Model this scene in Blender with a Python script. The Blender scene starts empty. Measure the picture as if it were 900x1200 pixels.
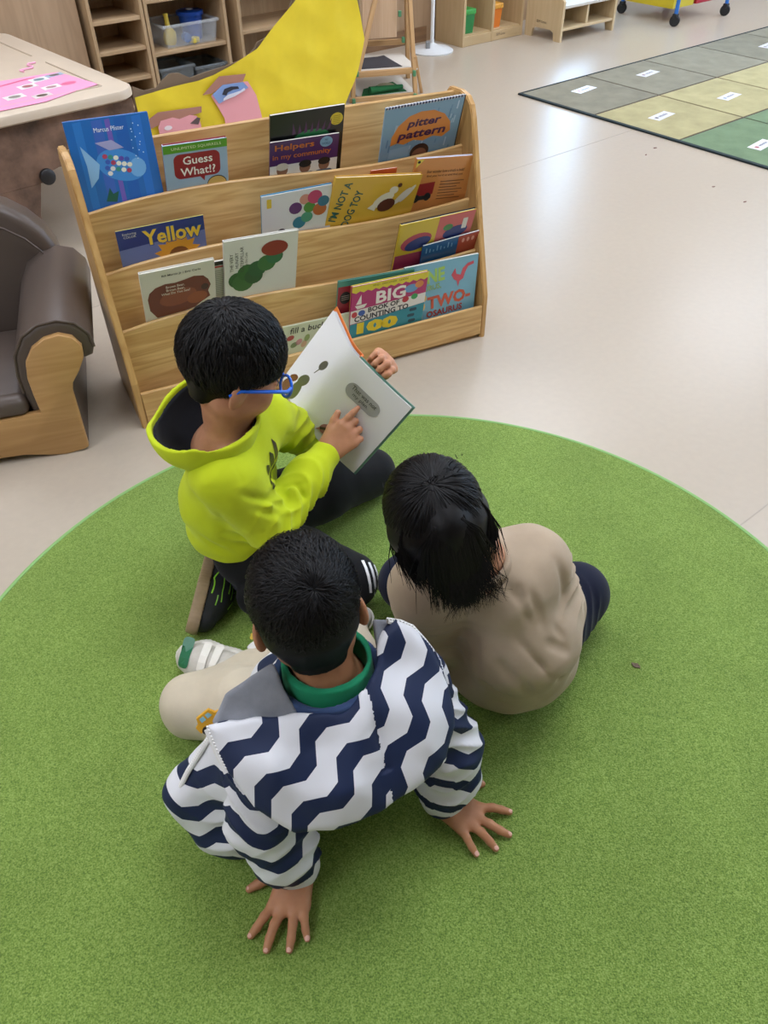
import bpy, bmesh, math, random
import numpy as np
from mathutils import Vector, Matrix, Euler
random.seed(7); np.random.seed(7)
SC = bpy.context.scene; COL = SC.collection
R_ = math.radians
# ---------------------------------------------------------------- camera
def make_camera():
    f, p, roll, H = 921.0, R_(42.7), R_(.9), 1.3
    fwd = Vector((0, math.cos(p), -math.sin(p))); right = Vector((1, 0, 0)); down = fwd.cross(right)
    c, s = math.cos(roll), math.sin(roll)
    r2 = c*right + s*down; d2 = -s*right + c*down
    cd = bpy.data.cameras.new('camera'); cd.sensor_fit = 'VERTICAL'; cd.sensor_height = 36.0; cd.sensor_width = 27.0
    cd.lens = f/1200*36; cd.clip_start = .02; cd.clip_end = 60
    o = bpy.data.objects.new('camera', cd); COL.objects.link(o)
    o.matrix_world = Matrix(((r2.x, -d2.x, -fwd.x, 0), (r2.y, -d2.y, -fwd.y, 0), (r2.z, -d2.z, -fwd.z, H), (0, 0, 0, 1)))
    SC.camera = o
make_camera()
# ---------------------------------------------------------------- world, exposure
W = bpy.data.worlds.new('world'); SC.world = W; W.use_nodes = True
bg = W.node_tree.nodes['Background']; bg.inputs[0].default_value = (.46, .70, 1, 1); bg.inputs[1].default_value = 8.0
SC.view_settings.view_transform = 'Standard'; SC.view_settings.look = 'None'
SC.view_settings.exposure = 0.2; SC.view_settings.gamma = 1.0; SC.view_settings.use_curve_mapping = False
CEIL_POWER = 7.6        # radiance of the ceiling panels' diffusers
# room frame: the room stands 38 degrees turned against the camera
TH = R_(38); EX = Vector((math.cos(TH), math.sin(TH), 0)); EY = Vector((-math.sin(TH), math.cos(TH), 0))
def RM(e, n, z=0): return EX*e + EY*n + Vector((0, 0, z))
def area(name, loc, rot, sx, sy, power, col):
    l = bpy.data.lights.new(name, 'AREA'); l.shape = 'RECTANGLE'; l.size = sx; l.size_y = sy; l.energy = power; l.color = col
    o = bpy.data.objects.new(name, l); COL.objects.link(o); o.location = loc; o.rotation_euler = rot; return o
# ---------------------------------------------------------------- helpers
def lin(h):
    if not isinstance(h, str): return tuple(h)[:3]
    h = h.lstrip('#'); v = [int(h[i:i+2], 16)/255 for i in (0, 2, 4)]
    return tuple(x/12.92 if x <= .04045 else ((x+.055)/1.055)**2.4 for x in v)
MATS = {}
def nd(nt, t, **kw):
    n = nt.nodes.new(t)
    for k, v in kw.items():
        if k in n.inputs.keys(): n.inputs[k].default_value = v
        else: setattr(n, k, v)
    return n
def newmat(name):
    m = bpy.data.materials.new(name); m.use_nodes = True; nt = m.node_tree
    b = nt.nodes['Principled BSDF']; return m, nt, b
def mat(col, rough=.5, spec=.5, metal=0., trans=0., alpha=1., coat=0., var=0., vscale=8., bump=0., bscale=200., emit=0., sheen=0., sss=0.):
    key = (str(col), rough, spec, metal, trans, alpha, coat, var, vscale, bump, bscale, emit, sheen, sss)
    if key in MATS: return MATS[key]
    m, nt, b = newmat('plain_'+str(len(MATS))); c = lin(col)
    b.inputs['Base Color'].default_value = (*c, 1); b.inputs['Roughness'].default_value = rough
    b.inputs['Specular IOR Level'].default_value = spec; b.inputs['Metallic'].default_value = metal
    b.inputs['Transmission Weight'].default_value = trans; b.inputs['Alpha'].default_value = alpha; b.inputs['Coat Weight'].default_value = coat
    if sheen: b.inputs['Sheen Weight'].default_value = sheen; b.inputs['Sheen Roughness'].default_value = .5
    if sss: b.inputs['Subsurface Weight'].default_value = sss; b.inputs['Subsurface Radius'].default_value = (.01, .004, .002); b.inputs['Subsurface Scale'].default_value = 1
    if emit: b.inputs['Emission Color'].default_value = (*c, 1); b.inputs['Emission Strength'].default_value = emit
    if var or bump:
        tc = nd(nt, 'ShaderNodeTexCoord')
        if var:
            n = nd(nt, 'ShaderNodeTexNoise', Scale=vscale, Detail=5., Roughness=.6); nt.links.new(tc.outputs['Object'], n.inputs['Vector'])
            r = nd(nt, 'ShaderNodeMapRange'); r.inputs['From Min'].default_value = .3; r.inputs['From Max'].default_value = .7
            r.inputs['To Min'].default_value = 1-var; r.inputs['To Max'].default_value = 1+var
            nt.links.new(n.outputs['Fac'], r.inputs['Value'])
            mx = nd(nt, 'ShaderNodeMix', data_type='RGBA', blend_type='MULTIPLY'); mx.inputs[0].default_value = 1
            mx.inputs[6].default_value = (*c, 1); nt.links.new(r.outputs[0], mx.inputs[7]); nt.links.new(mx.outputs[2], b.inputs['Base Color'])
        if bump:
            n2 = nd(nt, 'ShaderNodeTexNoise', Scale=bscale, Detail=3.); nt.links.new(tc.outputs['Object'], n2.inputs['Vector'])
            bp = nd(nt, 'ShaderNodeBump', Strength=bump, Distance=.002); nt.links.new(n2.outputs['Fac'], bp.inputs['Height']); nt.links.new(bp.outputs[0], b.inputs['Normal'])
    MATS[key] = m; return m
def wood(light, dark, axis=0, rough=.42, scale=14., contrast=1., off=(0, 0, 0)):
    key = ('wood', light, dark, axis, rough, scale, contrast, off)
    if key in MATS: return MATS[key]
    m, nt, b = newmat('wood_'+str(len(MATS)))
    tc = nd(nt, 'ShaderNodeTexCoord'); mp = nd(nt, 'ShaderNodeMapping'); sc = [scale]*3; sc[axis] = scale*.075
    mp.inputs['Scale'].default_value = sc; mp.inputs['Location'].default_value = off
    nt.links.new(tc.outputs['Object'], mp.inputs['Vector'])
    n1 = nd(nt, 'ShaderNodeTexNoise', Scale=1.6, Detail=2., Distortion=.6); nt.links.new(mp.outputs[0], n1.inputs['Vector'])
    mul = nd(nt, 'ShaderNodeMath', operation='MULTIPLY'); mul.inputs[1].default_value = 9; nt.links.new(n1.outputs['Fac'], mul.inputs[0])
    fr = nd(nt, 'ShaderNodeMath', operation='PINGPONG'); fr.inputs[1].default_value = 1; nt.links.new(mul.outputs[0], fr.inputs[0])
    n2 = nd(nt, 'ShaderNodeTexNoise', Scale=9., Detail=4.); nt.links.new(mp.outputs[0], n2.inputs['Vector'])
    ad = nd(nt, 'ShaderNodeMix', data_type='FLOAT'); ad.inputs[0].default_value = .45; nt.links.new(fr.outputs[0], ad.inputs[2]); nt.links.new(n2.outputs['Fac'], ad.inputs[3])
    rp = nd(nt, 'ShaderNodeValToRGB'); rp.color_ramp.elements[0].position = .5-.42/contrast; rp.color_ramp.elements[1].position = .5+.42/contrast
    rp.color_ramp.elements[0].color = (*lin(light), 1); rp.color_ramp.elements[1].color = (*lin(dark), 1)
    nt.links.new(ad.outputs[0], rp.inputs[0]); nt.links.new(rp.outputs[0], b.inputs['Base Color'])
    b.inputs['Roughness'].default_value = rough
    bp = nd(nt, 'ShaderNodeBump', Strength=.06, Distance=.001); nt.links.new(n2.outputs['Fac'], bp.inputs['Height']); nt.links.new(bp.outputs[0], b.inputs['Normal'])
    MATS[key] = m; return m
def thing(name, label, cat, loc=(0, 0, 0), rotz=0., group=None, mw=None):
    o = bpy.data.objects.new(name, None); COL.objects.link(o); o.empty_display_size = .05
    if mw is not None: o.matrix_world = mw
    else: o.location = loc; o.rotation_euler = (0, 0, rotz)
    return tag(o, label, cat, group)
def tag(o, label, cat, group=None, kind=None):
    if label: o['label'] = label
    if cat: o['category'] = cat
    if group: o['group'] = group
    if kind: o['kind'] = kind
    return o
def link(name, me, m, parent=None, smooth=False):
    if m is not None:
        for q in (m if isinstance(m, (list, tuple)) else [m]): me.materials.append(q)
    if smooth:
        me.polygons.foreach_set('use_smooth', [True]*len(me.polygons))
    o = bpy.data.objects.new(name, me); COL.objects.link(o)
    if parent is not None: o.parent = parent
    return o
def pm(name, v, f, m, parent=None, smooth=False):
    me = bpy.data.meshes.new(name); me.from_pydata([tuple(x) for x in v], [], f); me.update()
    return link(name, me, m, parent, smooth)
class B:
    """collects shapes into one mesh"""
    def __init__(s): s.v = []; s.f = []
    def add(s, v, f):
        o = len(s.v); s.v += [tuple(x) for x in v]; s.f += [[i+o for i in q] for q in f]; return s
    def box(s, c, d, bev=0., rot=None, seg=2):
        bm = bmesh.new(); bmesh.ops.create_cube(bm, size=1, matrix=Matrix.Diagonal((*d, 1)))
        if bev: bmesh.ops.bevel(bm, geom=bm.edges[:], offset=bev, segments=seg, profile=.5, affect='EDGES')
        if rot is not None: bmesh.ops.transform(bm, matrix=(rot if isinstance(rot, Matrix) else Euler(rot).to_matrix().to_4x4()), verts=bm.verts)
        bmesh.ops.translate(bm, vec=Vector(c), verts=bm.verts); bm.verts.index_update()
        s.add([v.co[:] for v in bm.verts], [[v.index for v in q.verts] for q in bm.faces]); bm.free(); return s
    def cyl(s, p0, p1, r0, r1=None, seg=14):
        return s.tube([p0, p1], [r0, r0 if r1 is None else r1], seg)
    def tube(s, pts, r, seg=10, cap=True, flat=1., ref=None):
        pts = [Vector(p) for p in pts]; n = len(pts)
        if not isinstance(r, (list, tuple)): r = [r]*n
        v = []; f = []; up = Vector(ref) if ref else None
        for i, p in enumerate(pts):
            t = (pts[min(i+1, n-1)]-pts[max(i-1, 0)]).normalized()
            if up is None: up = Vector((0, 0, 1)) if abs(t.z) < .9 else Vector((1, 0, 0))
            a = (up-t*up.dot(t))
            a = a.normalized() if a.length > 1e-6 else t.orthogonal().normalized()
            up = a; b2 = t.cross(a)
            for j in range(seg):
                an = 2*math.pi*j/seg; v.append(p+a*(math.cos(an)*r[i]*flat)+b2*(math.sin(an)*r[i]))
        for i in range(n-1):
            for j in range(seg):
                k = (j+1) % seg; f.append([i*seg+j, i*seg+k, (i+1)*seg+k, (i+1)*seg+j])
        if cap: f.append(list(range(seg))[::-1]); f.append([(n-1)*seg+j for j in range(seg)])
        return s.add(v, f)
    def prism(s, poly, y0, y1, plane='xz'):
        """2-D outline extruded between y0 and y1 along the third axis"""
        n = len(poly); mk = {'xz': lambda a, b, c: (a, c, b), 'xy': lambda a, b, c: (a, b, c), 'yz': lambda a, b, c: (c, a, b)}[plane]
        v = [mk(a, b, y0) for a, b in poly]+[mk(a, b, y1) for a, b in poly]
        return s.add(v, [list(range(n))[::-1], [n+i for i in range(n)]]+[[i, (i+1) % n, n+(i+1) % n, n+i] for i in range(n)])
    def lathe(s, prof, c=(0, 0, 0), seg=28):
        v = []; f = []; m = len(prof)
        for j in range(seg):
            a = 2*math.pi*j/seg
            for r, z in prof: v.append((c[0]+r*math.cos(a), c[1]+r*math.sin(a), c[2]+z))
        for j in range(seg):
            k = (j+1) % seg
            for i in range(m-1): f.append([j*m+i, k*m+i, k*m+i+1, j*m+i+1])
        return s.add(v, f)
    def out(s, name, m, parent=None, smooth=False, norm=True):
        me = bpy.data.meshes.new(name); me.from_pydata(s.v, [], s.f); me.update()
        if norm:
            bm = bmesh.new(); bm.from_mesh(me); bmesh.ops.recalc_face_normals(bm, faces=bm.faces); bm.to_mesh(me); bm.free()
        o = link(name, me, m, parent, smooth)
        if smooth == 'auto' or smooth is True:
            try: me.set_sharp_from_angle(angle=R_(40))
            except Exception: pass
        return o
def rrect(w, h, r, seg=5, cx=0, cy=0):
    p = []
    for (sx, sy, a0) in ((1, 1, 0), (-1, 1, 90), (-1, -1, 180), (1, -1, 270)):
        for i in range(seg+1):
            a = R_(a0+90*i/seg); p.append((cx+sx*(w/2-r)+r*math.cos(a), cy+sy*(h/2-r)+r*math.sin(a)))
    return p
def ell(cx, cy, rx, ry, n=20, a0=0.): 
    c, s = math.cos(R_(a0)), math.sin(R_(a0)); o = []
    for i in range(n):
        x, y = rx*math.cos(2*math.pi*i/n), ry*math.sin(2*math.pi*i/n); o.append((cx+x*c-y*s, cy+x*s+y*c))
    return o
def flat(name, polys, col, parent, z=.0004, rough=.35, mw=None):
    """printed shapes: thin polygons lying on the local xy plane at height z"""
    if name in ('cover_picture', 'fish_shape', 'photo_strip', 'brown_shape', 'green_shape', 'dino_shape', 'grey_shape', 'pink_shape', 'speech_bubble') and len(polys) > 1:
        return [flat(name, [p], col, parent, z+.00002*i, rough, mw) for i, p in enumerate(polys)][0]
    v = []; f = []
    for p in polys:
        o = len(v); v += [(a, b, z) for a, b in p]; f.append([o+i for i in range(len(p))])
    me = bpy.data.meshes.new(name); me.from_pydata(v, [], f); me.update()
    bm = bmesh.new(); bm.from_mesh(me)
    for q in bm.faces:
        if q.normal.z < 0: q.normal_flip()
    bmesh.ops.triangulate(bm, faces=[q for q in bm.faces if len(q.verts) > 4]); bm.to_mesh(me); bm.free()
    o = link(name, me, mat(col, rough), parent)
    if mw is not None: o.matrix_local = mw
    return o
def text(name, s, parent, col, cx, cy, w=None, h=None, z=.0008, rot=0., bold=0., shear=0., rough=.35, mw=None):
    """printed lettering on the local xy plane, fitted to width w and/or cap height h"""
    cu = bpy.data.curves.new(name, 'FONT'); cu.body = s; cu.align_x = 'CENTER'; cu.align_y = 'CENTER'; cu.size = 1; cu.offset = bold; cu.shear = shear; cu.resolution_u = 2
    to = bpy.data.objects.new(name, cu); me = bpy.data.meshes.new_from_object(to); bpy.data.objects.remove(to); bpy.data.curves.remove(cu)
    n = len(me.vertices); co = np.empty(n*3); me.vertices.foreach_get('co', co); co = co.reshape(-1, 3)
    mn = co.min(0); mxx = co.max(0); ce = (mn+mxx)/2; sz = mxx-mn
    sx = w/sz[0] if w else h/sz[1]; sy = h/sz[1] if h else sx
    x = (co[:, 0]-ce[0])*sx; y = (co[:, 1]-ce[1])*sy; c, q = math.cos(R_(rot)), math.sin(R_(rot))
    co = np.stack([cx+x*c-y*q, cy+x*q+y*c, np.full(n, z)], 1); me.vertices.foreach_set('co', co.ravel()); me.update()
    me.materials.clear(); o = link(name, me, mat(col, rough), parent)
    if mw is not None: o.matrix_local = mw
    return o
PINE = wood('#d9b479', '#bd9258', 0, .4, 16)
BIRCH = wood('#c0a480', '#a98d6a', 2, .45, 10, .8)
BIRCHX = wood('#c0a480', '#a98d6a', 0, .45, 10, .8)
# ---------------------------------------------------------------- the setting
E0, E1, N0, N1, ZC = -3.2, 9.2, -3.6, 4.7, 2.7
def floor_mat():
    m, nt, b = newmat('vinyl_floor'); tc = nd(nt, 'ShaderNodeTexCoord')
    n1 = nd(nt, 'ShaderNodeTexNoise', Scale=1.3, Detail=3., Roughness=.5); nt.links.new(tc.outputs['Object'], n1.inputs['Vector'])
    n2 = nd(nt, 'ShaderNodeTexNoise', Scale=45., Detail=4.); nt.links.new(tc.outputs['Object'], n2.inputs['Vector'])
    mx = nd(nt, 'ShaderNodeMix', data_type='FLOAT'); mx.inputs[0].default_value = .6; nt.links.new(n1.outputs[0], mx.inputs[2]); nt.links.new(n2.outputs[0], mx.inputs[3])
    rp = nd(nt, 'ShaderNodeValToRGB'); rp.color_ramp.elements[0].position = .3; rp.color_ramp.elements[1].position = .7
    rp.color_ramp.elements[0].color = (*lin('#b3a797'), 1); rp.color_ramp.elements[1].color = (*lin('#b9ad9c'), 1)
    nt.links.new(mx.outputs[0], rp.inputs[0]); nt.links.new(rp.outputs[0], b.inputs['Base Color'])
    rr = nd(nt, 'ShaderNodeMapRange'); rr.inputs['To Min'].default_value = .28; rr.inputs['To Max'].default_value = .29; nt.links.new(n1.outputs[0], rr.inputs['Value']); nt.links.new(rr.outputs[0], b.inputs['Roughness'])
    bp = nd(nt, 'ShaderNodeBump', Strength=.01, Distance=.002); nt.links.new(n2.outputs[0], bp.inputs['Height']); nt.links.new(bp.outputs[0], b.inputs['Normal'])
    b.inputs['Specular IOR Level'].default_value = .38
    return m
def struct(o, label=None): o['kind'] = 'structure'; (o.__setitem__('label', label) if label else None); return o
def rslab(name, e0, e1, n0, n1, z0, z1, m, parent=None):
    """box in the room frame; object axes follow the room"""
    b = B().box(((e0+e1)/2, (n0+n1)/2, (z0+z1)/2), (e1-e0, n1-n0, z1-z0)); o = b.out(name, m, parent)
    if parent is None: o.rotation_euler = (0, 0, TH)
    return o
FLM = floor_mat()
fl = struct(rslab('floor', E0, E1, N0, N1, -.05, 0, FLM))
# welded seams of the vinyl sheets: parts of the floor
SEAM = mat('#a79c8e', .5)
for n in (.537, 2.55):
    rslab('seam', E0, E1, n-.0016, n+.0016, 0, .0006, SEAM, fl)
WALLM = wood('#b29678', '#9d8266', 2, .5, 8, .7)
WHITE = mat('#d9d4ca', .7)
# back wall with a window opening 
we0, we1, wz0, wz1 = 5.45, 6.05, .4, 2.15
wb = B(); T = .12
for (a, b_, c, d) in ((E0, we0, 0, ZC), (we1, E1, 0, ZC), (we0, we1, 0, wz0), (we0, we1, wz1, ZC)):
    wb.box(((a+b_)/2, N1+T/2, (c+d)/2), (b_-a, T, d-c))
o = struct(wb.out('wall_back', WALLM)); o.rotation_euler = (0, 0, TH)
PANE = mat('#e8f2ff', .02, trans=1., alpha=1.)
w1 = thing('window_1', None, None, RM(0, 0), TH); struct(w1)
for (a, b_, c, d) in ((we0, we0+.05, wz0, wz1), (we1-.05, we1, wz0, wz1), (we0, we1, wz0, wz0+.05), (we0, we1, wz1-.05, wz1)):
    rslab('window_frame', a, b_, N1+.02, N1+.08, c, d, mat('#e3e0da', .4), w1)
rslab('pane', we0+.05, we1-.05, N1+.045, N1+.051, wz0+.05, wz1-.05, mat('#ffffff', .0, spec=.2, alpha=.12), w1)
# right wall: a band of windows lets the day in
ww = [(-2.6, -.6), (-.3, 1.7), (2.0, 4.0)]; rz0, rz1 = .9, 2.35
wb = B(); cuts = [N0]+[q for w in ww for q in w]+[N1]
for i in range(0, len(cuts), 2): wb.box((E1+T/2, (cuts[i]+cuts[i+1])/2, ZC/2), (T, cuts[i+1]-cuts[i], ZC))
for a, b_ in ww:
    wb.box((E1+T/2, (a+b_)/2, rz0/2), (T, b_-a, rz0)); wb.box((E1+T/2, (a+b_)/2, (rz1+ZC)/2), (T, b_-a, ZC-rz1))
o = struct(wb.out('wall_right', WHITE)); o.rotation_euler = (0, 0, TH)
for i, (a, b_) in enumerate(ww):
    w = thing('window_%d' % (i+2), None, None, RM(0, 0), TH); struct(w)
    for (p, q, c, d) in ((a, a+.05, rz0, rz1), (b_-.05, b_, rz0, rz1), (a, b_, rz0, rz0+.05), (a, b_, rz1-.05, rz1), ((a+b_)/2-.025, (a+b_)/2+.025, rz0, rz1)):
        rslab('window_frame', E1+.02, E1+.08, p, q, c, d, mat('#e3e0da', .4), w)
    rslab('pane', E1+.045, E1+.051, a+.05, b_-.05, rz0+.05, rz1-.05, mat('#ffffff', .0, spec=.2, alpha=.12), w)
struct(rslab('wall_left', E0-.1, E0, N0, N1, 0, ZC, WHITE))
struct(rslab('wall_front', E0, E1, N0-.1, N0, 0, ZC, mat('#b9b3a8', .8)))
struct(rslab('ceiling', E0, E1, N0, N1, ZC, ZC+.1, mat('#cfcbc3', .8)))
struct(rslab('baseboard_back', 2.9, 4.1, N1-.012, N1, 0, .09, wood('#8a6a4c', '#755840', 0, .45, 10)))
# ceiling lamps, a regular grid of flat panels
LAMP_ON = mat('#eef3ff', .5, emit=CEIL_POWER)
LAMPS = [(e, n) for e in (-1.6, 1.2, 4.0, 6.8) for n in (-1.5, .9, 3.3) if n > 0 or e > 2]
for i, (e, n) in enumerate(LAMPS):
    t = thing('ceiling_light', 'square white ceiling light panel overhead', 'ceiling light', RM(e, n, ZC-.035), TH, 'ceiling lights')
    fr = B()
    for sx in (-1, 1): fr.box((sx*.61, 0, .015), (.02, 1.24, .04)); fr.box((0, sx*.61, .015), (1.2, .02, .04))
    fr.out('frame', mat('#f0f0ee', .5), t); B().box((0, 0, .01), (1.2, 1.2, .01)).out('diffuser', LAMP_ON, t)
# ---------------------------------------------------------------- round green rug
def rug_mat():
    m, nt, b = newmat('green_carpet'); tc = nd(nt, 'ShaderNodeTexCoord')
    n1 = nd(nt, 'ShaderNodeTexNoise', Scale=400., Detail=2., Roughness=.6); nt.links.new(tc.outputs['Object'], n1.inputs['Vector'])
    n2 = nd(nt, 'ShaderNodeTexNoise', Scale=5., Detail=4.); nt.links.new(tc.outputs['Object'], n2.inputs['Vector'])
    v = nd(nt, 'ShaderNodeTexVoronoi', Scale=480.); nt.links.new(tc.outputs['Object'], v.inputs['Vector'])
    rp = nd(nt, 'ShaderNodeValToRGB'); e = rp.color_ramp.elements; e[0].position = .32; e[1].position = .7
    e[0].color = (*lin('#587430'), 1); e[1].color = (*lin('#9bb162'), 1); k = e.new(.5); k.color = (*lin('#7b9744'), 1)
    nt.links.new(n1.outputs[0], rp.inputs[0])
    r2 = nd(nt, 'ShaderNodeMapRange'); r2.inputs['From Min'].default_value = .3; r2.inputs['From Max'].default_value = .7; r2.inputs['To Min'].default_value = .9; r2.inputs['To Max'].default_value = 1.08; nt.links.new(n2.outputs[0], r2.inputs['Value'])
    mx = nd(nt, 'ShaderNodeMix', data_type='RGBA', blend_type='MULTIPLY'); mx.inputs[0].default_value = 1; nt.links.new(rp.outputs[0], mx.inputs[6]); nt.links.new(r2.outputs[0], mx.inputs[7]); nt.links.new(mx.outputs[2], b.inputs['Base Color'])
    b.inputs['Roughness'].default_value = .9; b.inputs['Specular IOR Level'].default_value = .15
    b.inputs['Sheen Weight'].default_value = .25; b.inputs['Sheen Tint'].default_value = (.7, .9, .4, 1)
    bp = nd(nt, 'ShaderNodeBump', Strength=.7, Distance=.003); nt.links.new(v.outputs['Distance'], bp.inputs['Height']); bp.invert = True; nt.links.new(bp.outputs[0], b.inputs['Normal'])
    return m
RC = (.039, .884); RR = .922; RZ = .009
rug = thing('round_rug', 'large round grass-green carpet under the three children', 'rug', (RC[0], RC[1], 0))
B().lathe([(0, RZ), (RR-.02, RZ), (RR-.012, RZ-.001), (RR-.0115, .0), (0, 0)], seg=180).out('pile', rug_mat(), rug, True)
B().lathe([(RR-.012, RZ-.004), (RR-.010, RZ-.0008), (RR-.004, RZ-.0002), (RR, RZ-.003), (RR, 0.0), (RR-.012, 0)], seg=180).out('edge_binding', mat('#86b26a', .8, bump=.5, bscale=400), rug, True)
# small brown scrap on the rug
sp = B(); random.seed(3)
pts = [(.0095*math.cos(a)*random.uniform(.7, 1.2), .0055*math.sin(a)*random.uniform(.6, 1.2)) for a in [i*math.pi/6 for i in range(12)]]
sp.prism(pts, 0, .0022, 'xy'); o = sp.out('dried_scrap', mat('#6b5a4c', .9, var=.3, vscale=300, bump=.6)); o.location = (.497, .936, RZ); o.rotation_euler = (0, 0, -.6)
tag(o, 'tiny brown scrap lying on the bare right side of the green rug', 'scrap')
# crumbs on the vinyl floor
for (x, y, s, r, wh) in ((1.34, 3.975, .012, .3, 'largest dark red crumb near the yellow squares of the patchwork rug'), (1.271, 3.882, .008, 1., 'small crumb just in front of the largest crumb on the floor'), (1.46, 3.468, .008, .2, 'small crumb near the green square of the patchwork rug'), (1.538, 3.296, .01, .5, 'crumb nearest the right edge, farthest from the patchwork rug')):
    b = B(); b.prism([(s*math.cos(a)*random.uniform(.6, 1.1), s*.5*math.sin(a)*random.uniform(.6, 1.1)) for a in [i*math.pi/4 for i in range(8)]], 0, .0015, 'xy')
    o = b.out('floor_crumb', mat('#6b4038', .8)); o.location = (x, y, .0); o.rotation_euler = (0, 0, r); tag(o, wh, 'crumb', 'crumbs on the floor')
# ---------------------------------------------------------------- patchwork rug with name tags
grug = thing('patchwork_rug', 'rectangular rug of olive, yellow and green squares with dark binding', 'rug', RM(3.660, 3.357), TH)
CE, CN = .553, .534; NI, NJ = 6, 4
GC = ['#8b8878', '#aea67e', '#758a6c', '#7d9aa0']
B().box((NI*CE/2, -NJ*CN/2, .003), (NI*CE+.02, NJ*CN+.02, .006)).out('backing', mat('#4a3a34', .9), grug)
for i in range(NI):
    for j in range(NJ):
        c = Vector(lin(GC[j]))*(1+.06*((i*7+j*3) % 3-1))
        B().box(((i+.5)*CE, -(j+.5)*CN, .0065), (CE-.013, CN-.013, .005), .001).out('square', mat(tuple(c), .95, spec=.1, var=.12, vscale=9, bump=.5, bscale=300), grug)
bd = B(); w = .022
bd.box((NI*CE/2, .004, .005), (NI*CE+.03, .012, .009), .002); bd.box((NI*CE/2, -NJ*CN-.004, .005), (NI*CE+.03, w, .009), .002)
bd.box((-.004, -NJ*CN/2, .005), (w, NJ*CN+.02, .009), .002); bd.box((NI*CE+.004, -NJ*CN/2, .005), (w, NJ*CN+.02, .009), .002)
bd.out('binding', mat('#1e2c30', .9), grug)
for k, (x, y, wh) in enumerate([(1.186, 4.948, 'olive corner square of'), (1.636, 5.267, 'second olive edge square of'), (1.495, 4.441, 'nearest yellow square of'), (1.961, 4.771, 'second yellow square of'), (1.85, 3.97, 'green square of'), (2.60, 5.906, 'farthest grey square in view of')]):
    t = thing('name_tag', 'white name tag on the %s the patchwork rug' % wh, 'name tag', (x, y, .0092), TH+.12, 'name tags on the patchwork rug')
    B().box((0, 0, .0003), (.165, .068, .0006)).out('card', mat('#dfe0e4', .35), t)
    flat('writing', [rrect(.02, .02, .004, 2, -.05, 0)], ['#b3607a', '#7a4a5a', '#4a4a5a', '#6a88a8', '#a04050', '#666677'][k], t, .0009)
    for q in range(5): flat('writing', [[(-.025+q*.016, -.008), (-.014+q*.016, -.008), (-.014+q*.016, .006+.004*(q % 2)), (-.025+q*.016, .006)]], '#6f7486', t, .0009)
# ---------------------------------------------------------------- furniture along the back wall
def cabinet(name, label, e0, e1, n0, n1, H, shelves, wallz=0., back=True, group=None):
    t = thing(name, label, 'shelf unit', RM(e0, n0), TH, group); w = e1-e0; d = n1-n0
    for x in (.009, w-.009): B().box((x, d/2, H/2), (.018, d, H), .002).out('side_panel', BIRCH, t)
    B().box((w/2, d-.006, H/2), (w-.036, .01, H-.02)).out('back_panel', BIRCH, t)
    B().box((w/2, d/2, H-.009), (w-.036, d-.012, .018)).out('top_panel', BIRCHX, t)
    for z in shelves: B().box((w/2, d/2, z-.009), (w-.037, d-.014, .018), .002).out('shelf', BIRCHX, t)
    return t
cabinet('shelf_unit', 'narrow wooden shelf unit with close empty shelves behind the table', 1.630, 1.918, 4.35, 4.69, 1.15, (.07, .205, .338, .471, .604, .74, .88), group='shelf units along the back wall')
cabinet('shelf_unit', 'wooden shelf unit holding the clear bin with yellow and blue toys', 1.924, 2.385, 4.35, 4.69, 1.15, (.07, .295, .53, .78), group='shelf units along the back wall')
cabinet('shelf_unit', 'wooden shelf unit half hidden behind the yellow paper', 2.455, 3.22, 4.35, 4.69, 1.15, (.07, .325, .60, .86), group='shelf units along the back wall')
t = thing('wood_cupboard', 'plain wooden cupboard against the back wall behind the table', 'cupboard', RM(.55, 4.42), TH)
B().box((.53, .13, .6), (1.06, .26, 1.2), .003).out('body', WALLM, t)
for x in (.265, .795): B().box((x, -.009, .6), (.52, .018, 1.17), .003).out('door', wood('#b29678', '#9d8266', 2, .5, 8, .7, (3, 1, 2)), t)
# clear bin with toys, standing on the middle unit
def bin_box(name, label, e0, e1, n0, n1, z, h, m, lid=None, group=None):
    t = thing(name, label, 'plastic bin', RM((e0+e1)/2, (n0+n1)/2, z), TH, group); w, d = e1-e0, n1-n0; k = .9; th = .004
    b = B()
    def ring(s, zz): return [(-w/2*s, -d/2*s, zz), (w/2*s, -d/2*s, zz), (w/2*s, d/2*s, zz), (-w/2*s, d/2*s, zz)]
    v = ring(k, .001)+ring(1, h)+ring(1-2*th/w, h)+ring(k-2*th/w, .005); f = [[3, 2, 1, 0], [12, 13, 14, 15]]
    for a, c in ((0, 4), (4, 8), (8, 12)):
        for i in range(4): j = (i+1) % 4; f.append([a+i, a+j, c+j, c+i])
    b.add(v, f); b.out('tub', m, t)
    r = B()
    for sx in (-1, 1): r.box((sx*(w/2+.003), 0, h-.006), (.012, d+.018, .014), .003); r.box((0, sx*(d/2+.003), h-.006), (w+.018, .012, .014), .003)
    r.out('rim', m, t); return t
CLEAR = mat('#dfe4e6', .12, spec=.5, alpha=.2)
bin_box('clear_bin', 'clear plastic bin with yellow and blue toys on the shelf', 2.02, 2.335, 4.372, 4.62, .2965, .108, CLEAR)
BZ = .303
t = thing('toy_bucket', 'blue plastic bucket standing in the clear bin', 'bucket', RM(2.245, 4.50, BZ), TH)
B().lathe([(0, 0), (.05, 0), (.062, .11), (.072, .112), (.072, .128), (.066, .13), (.06, .118), (.047, .006), (0, .006)]).out('pail', mat('#1d4fb0', .35), t, True)
B().lathe([(0, .118), (.06, .118), (.062, .128), (.03, .134), (0, .134)]).out('lid', mat('#143a80', .35), t, True)
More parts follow.
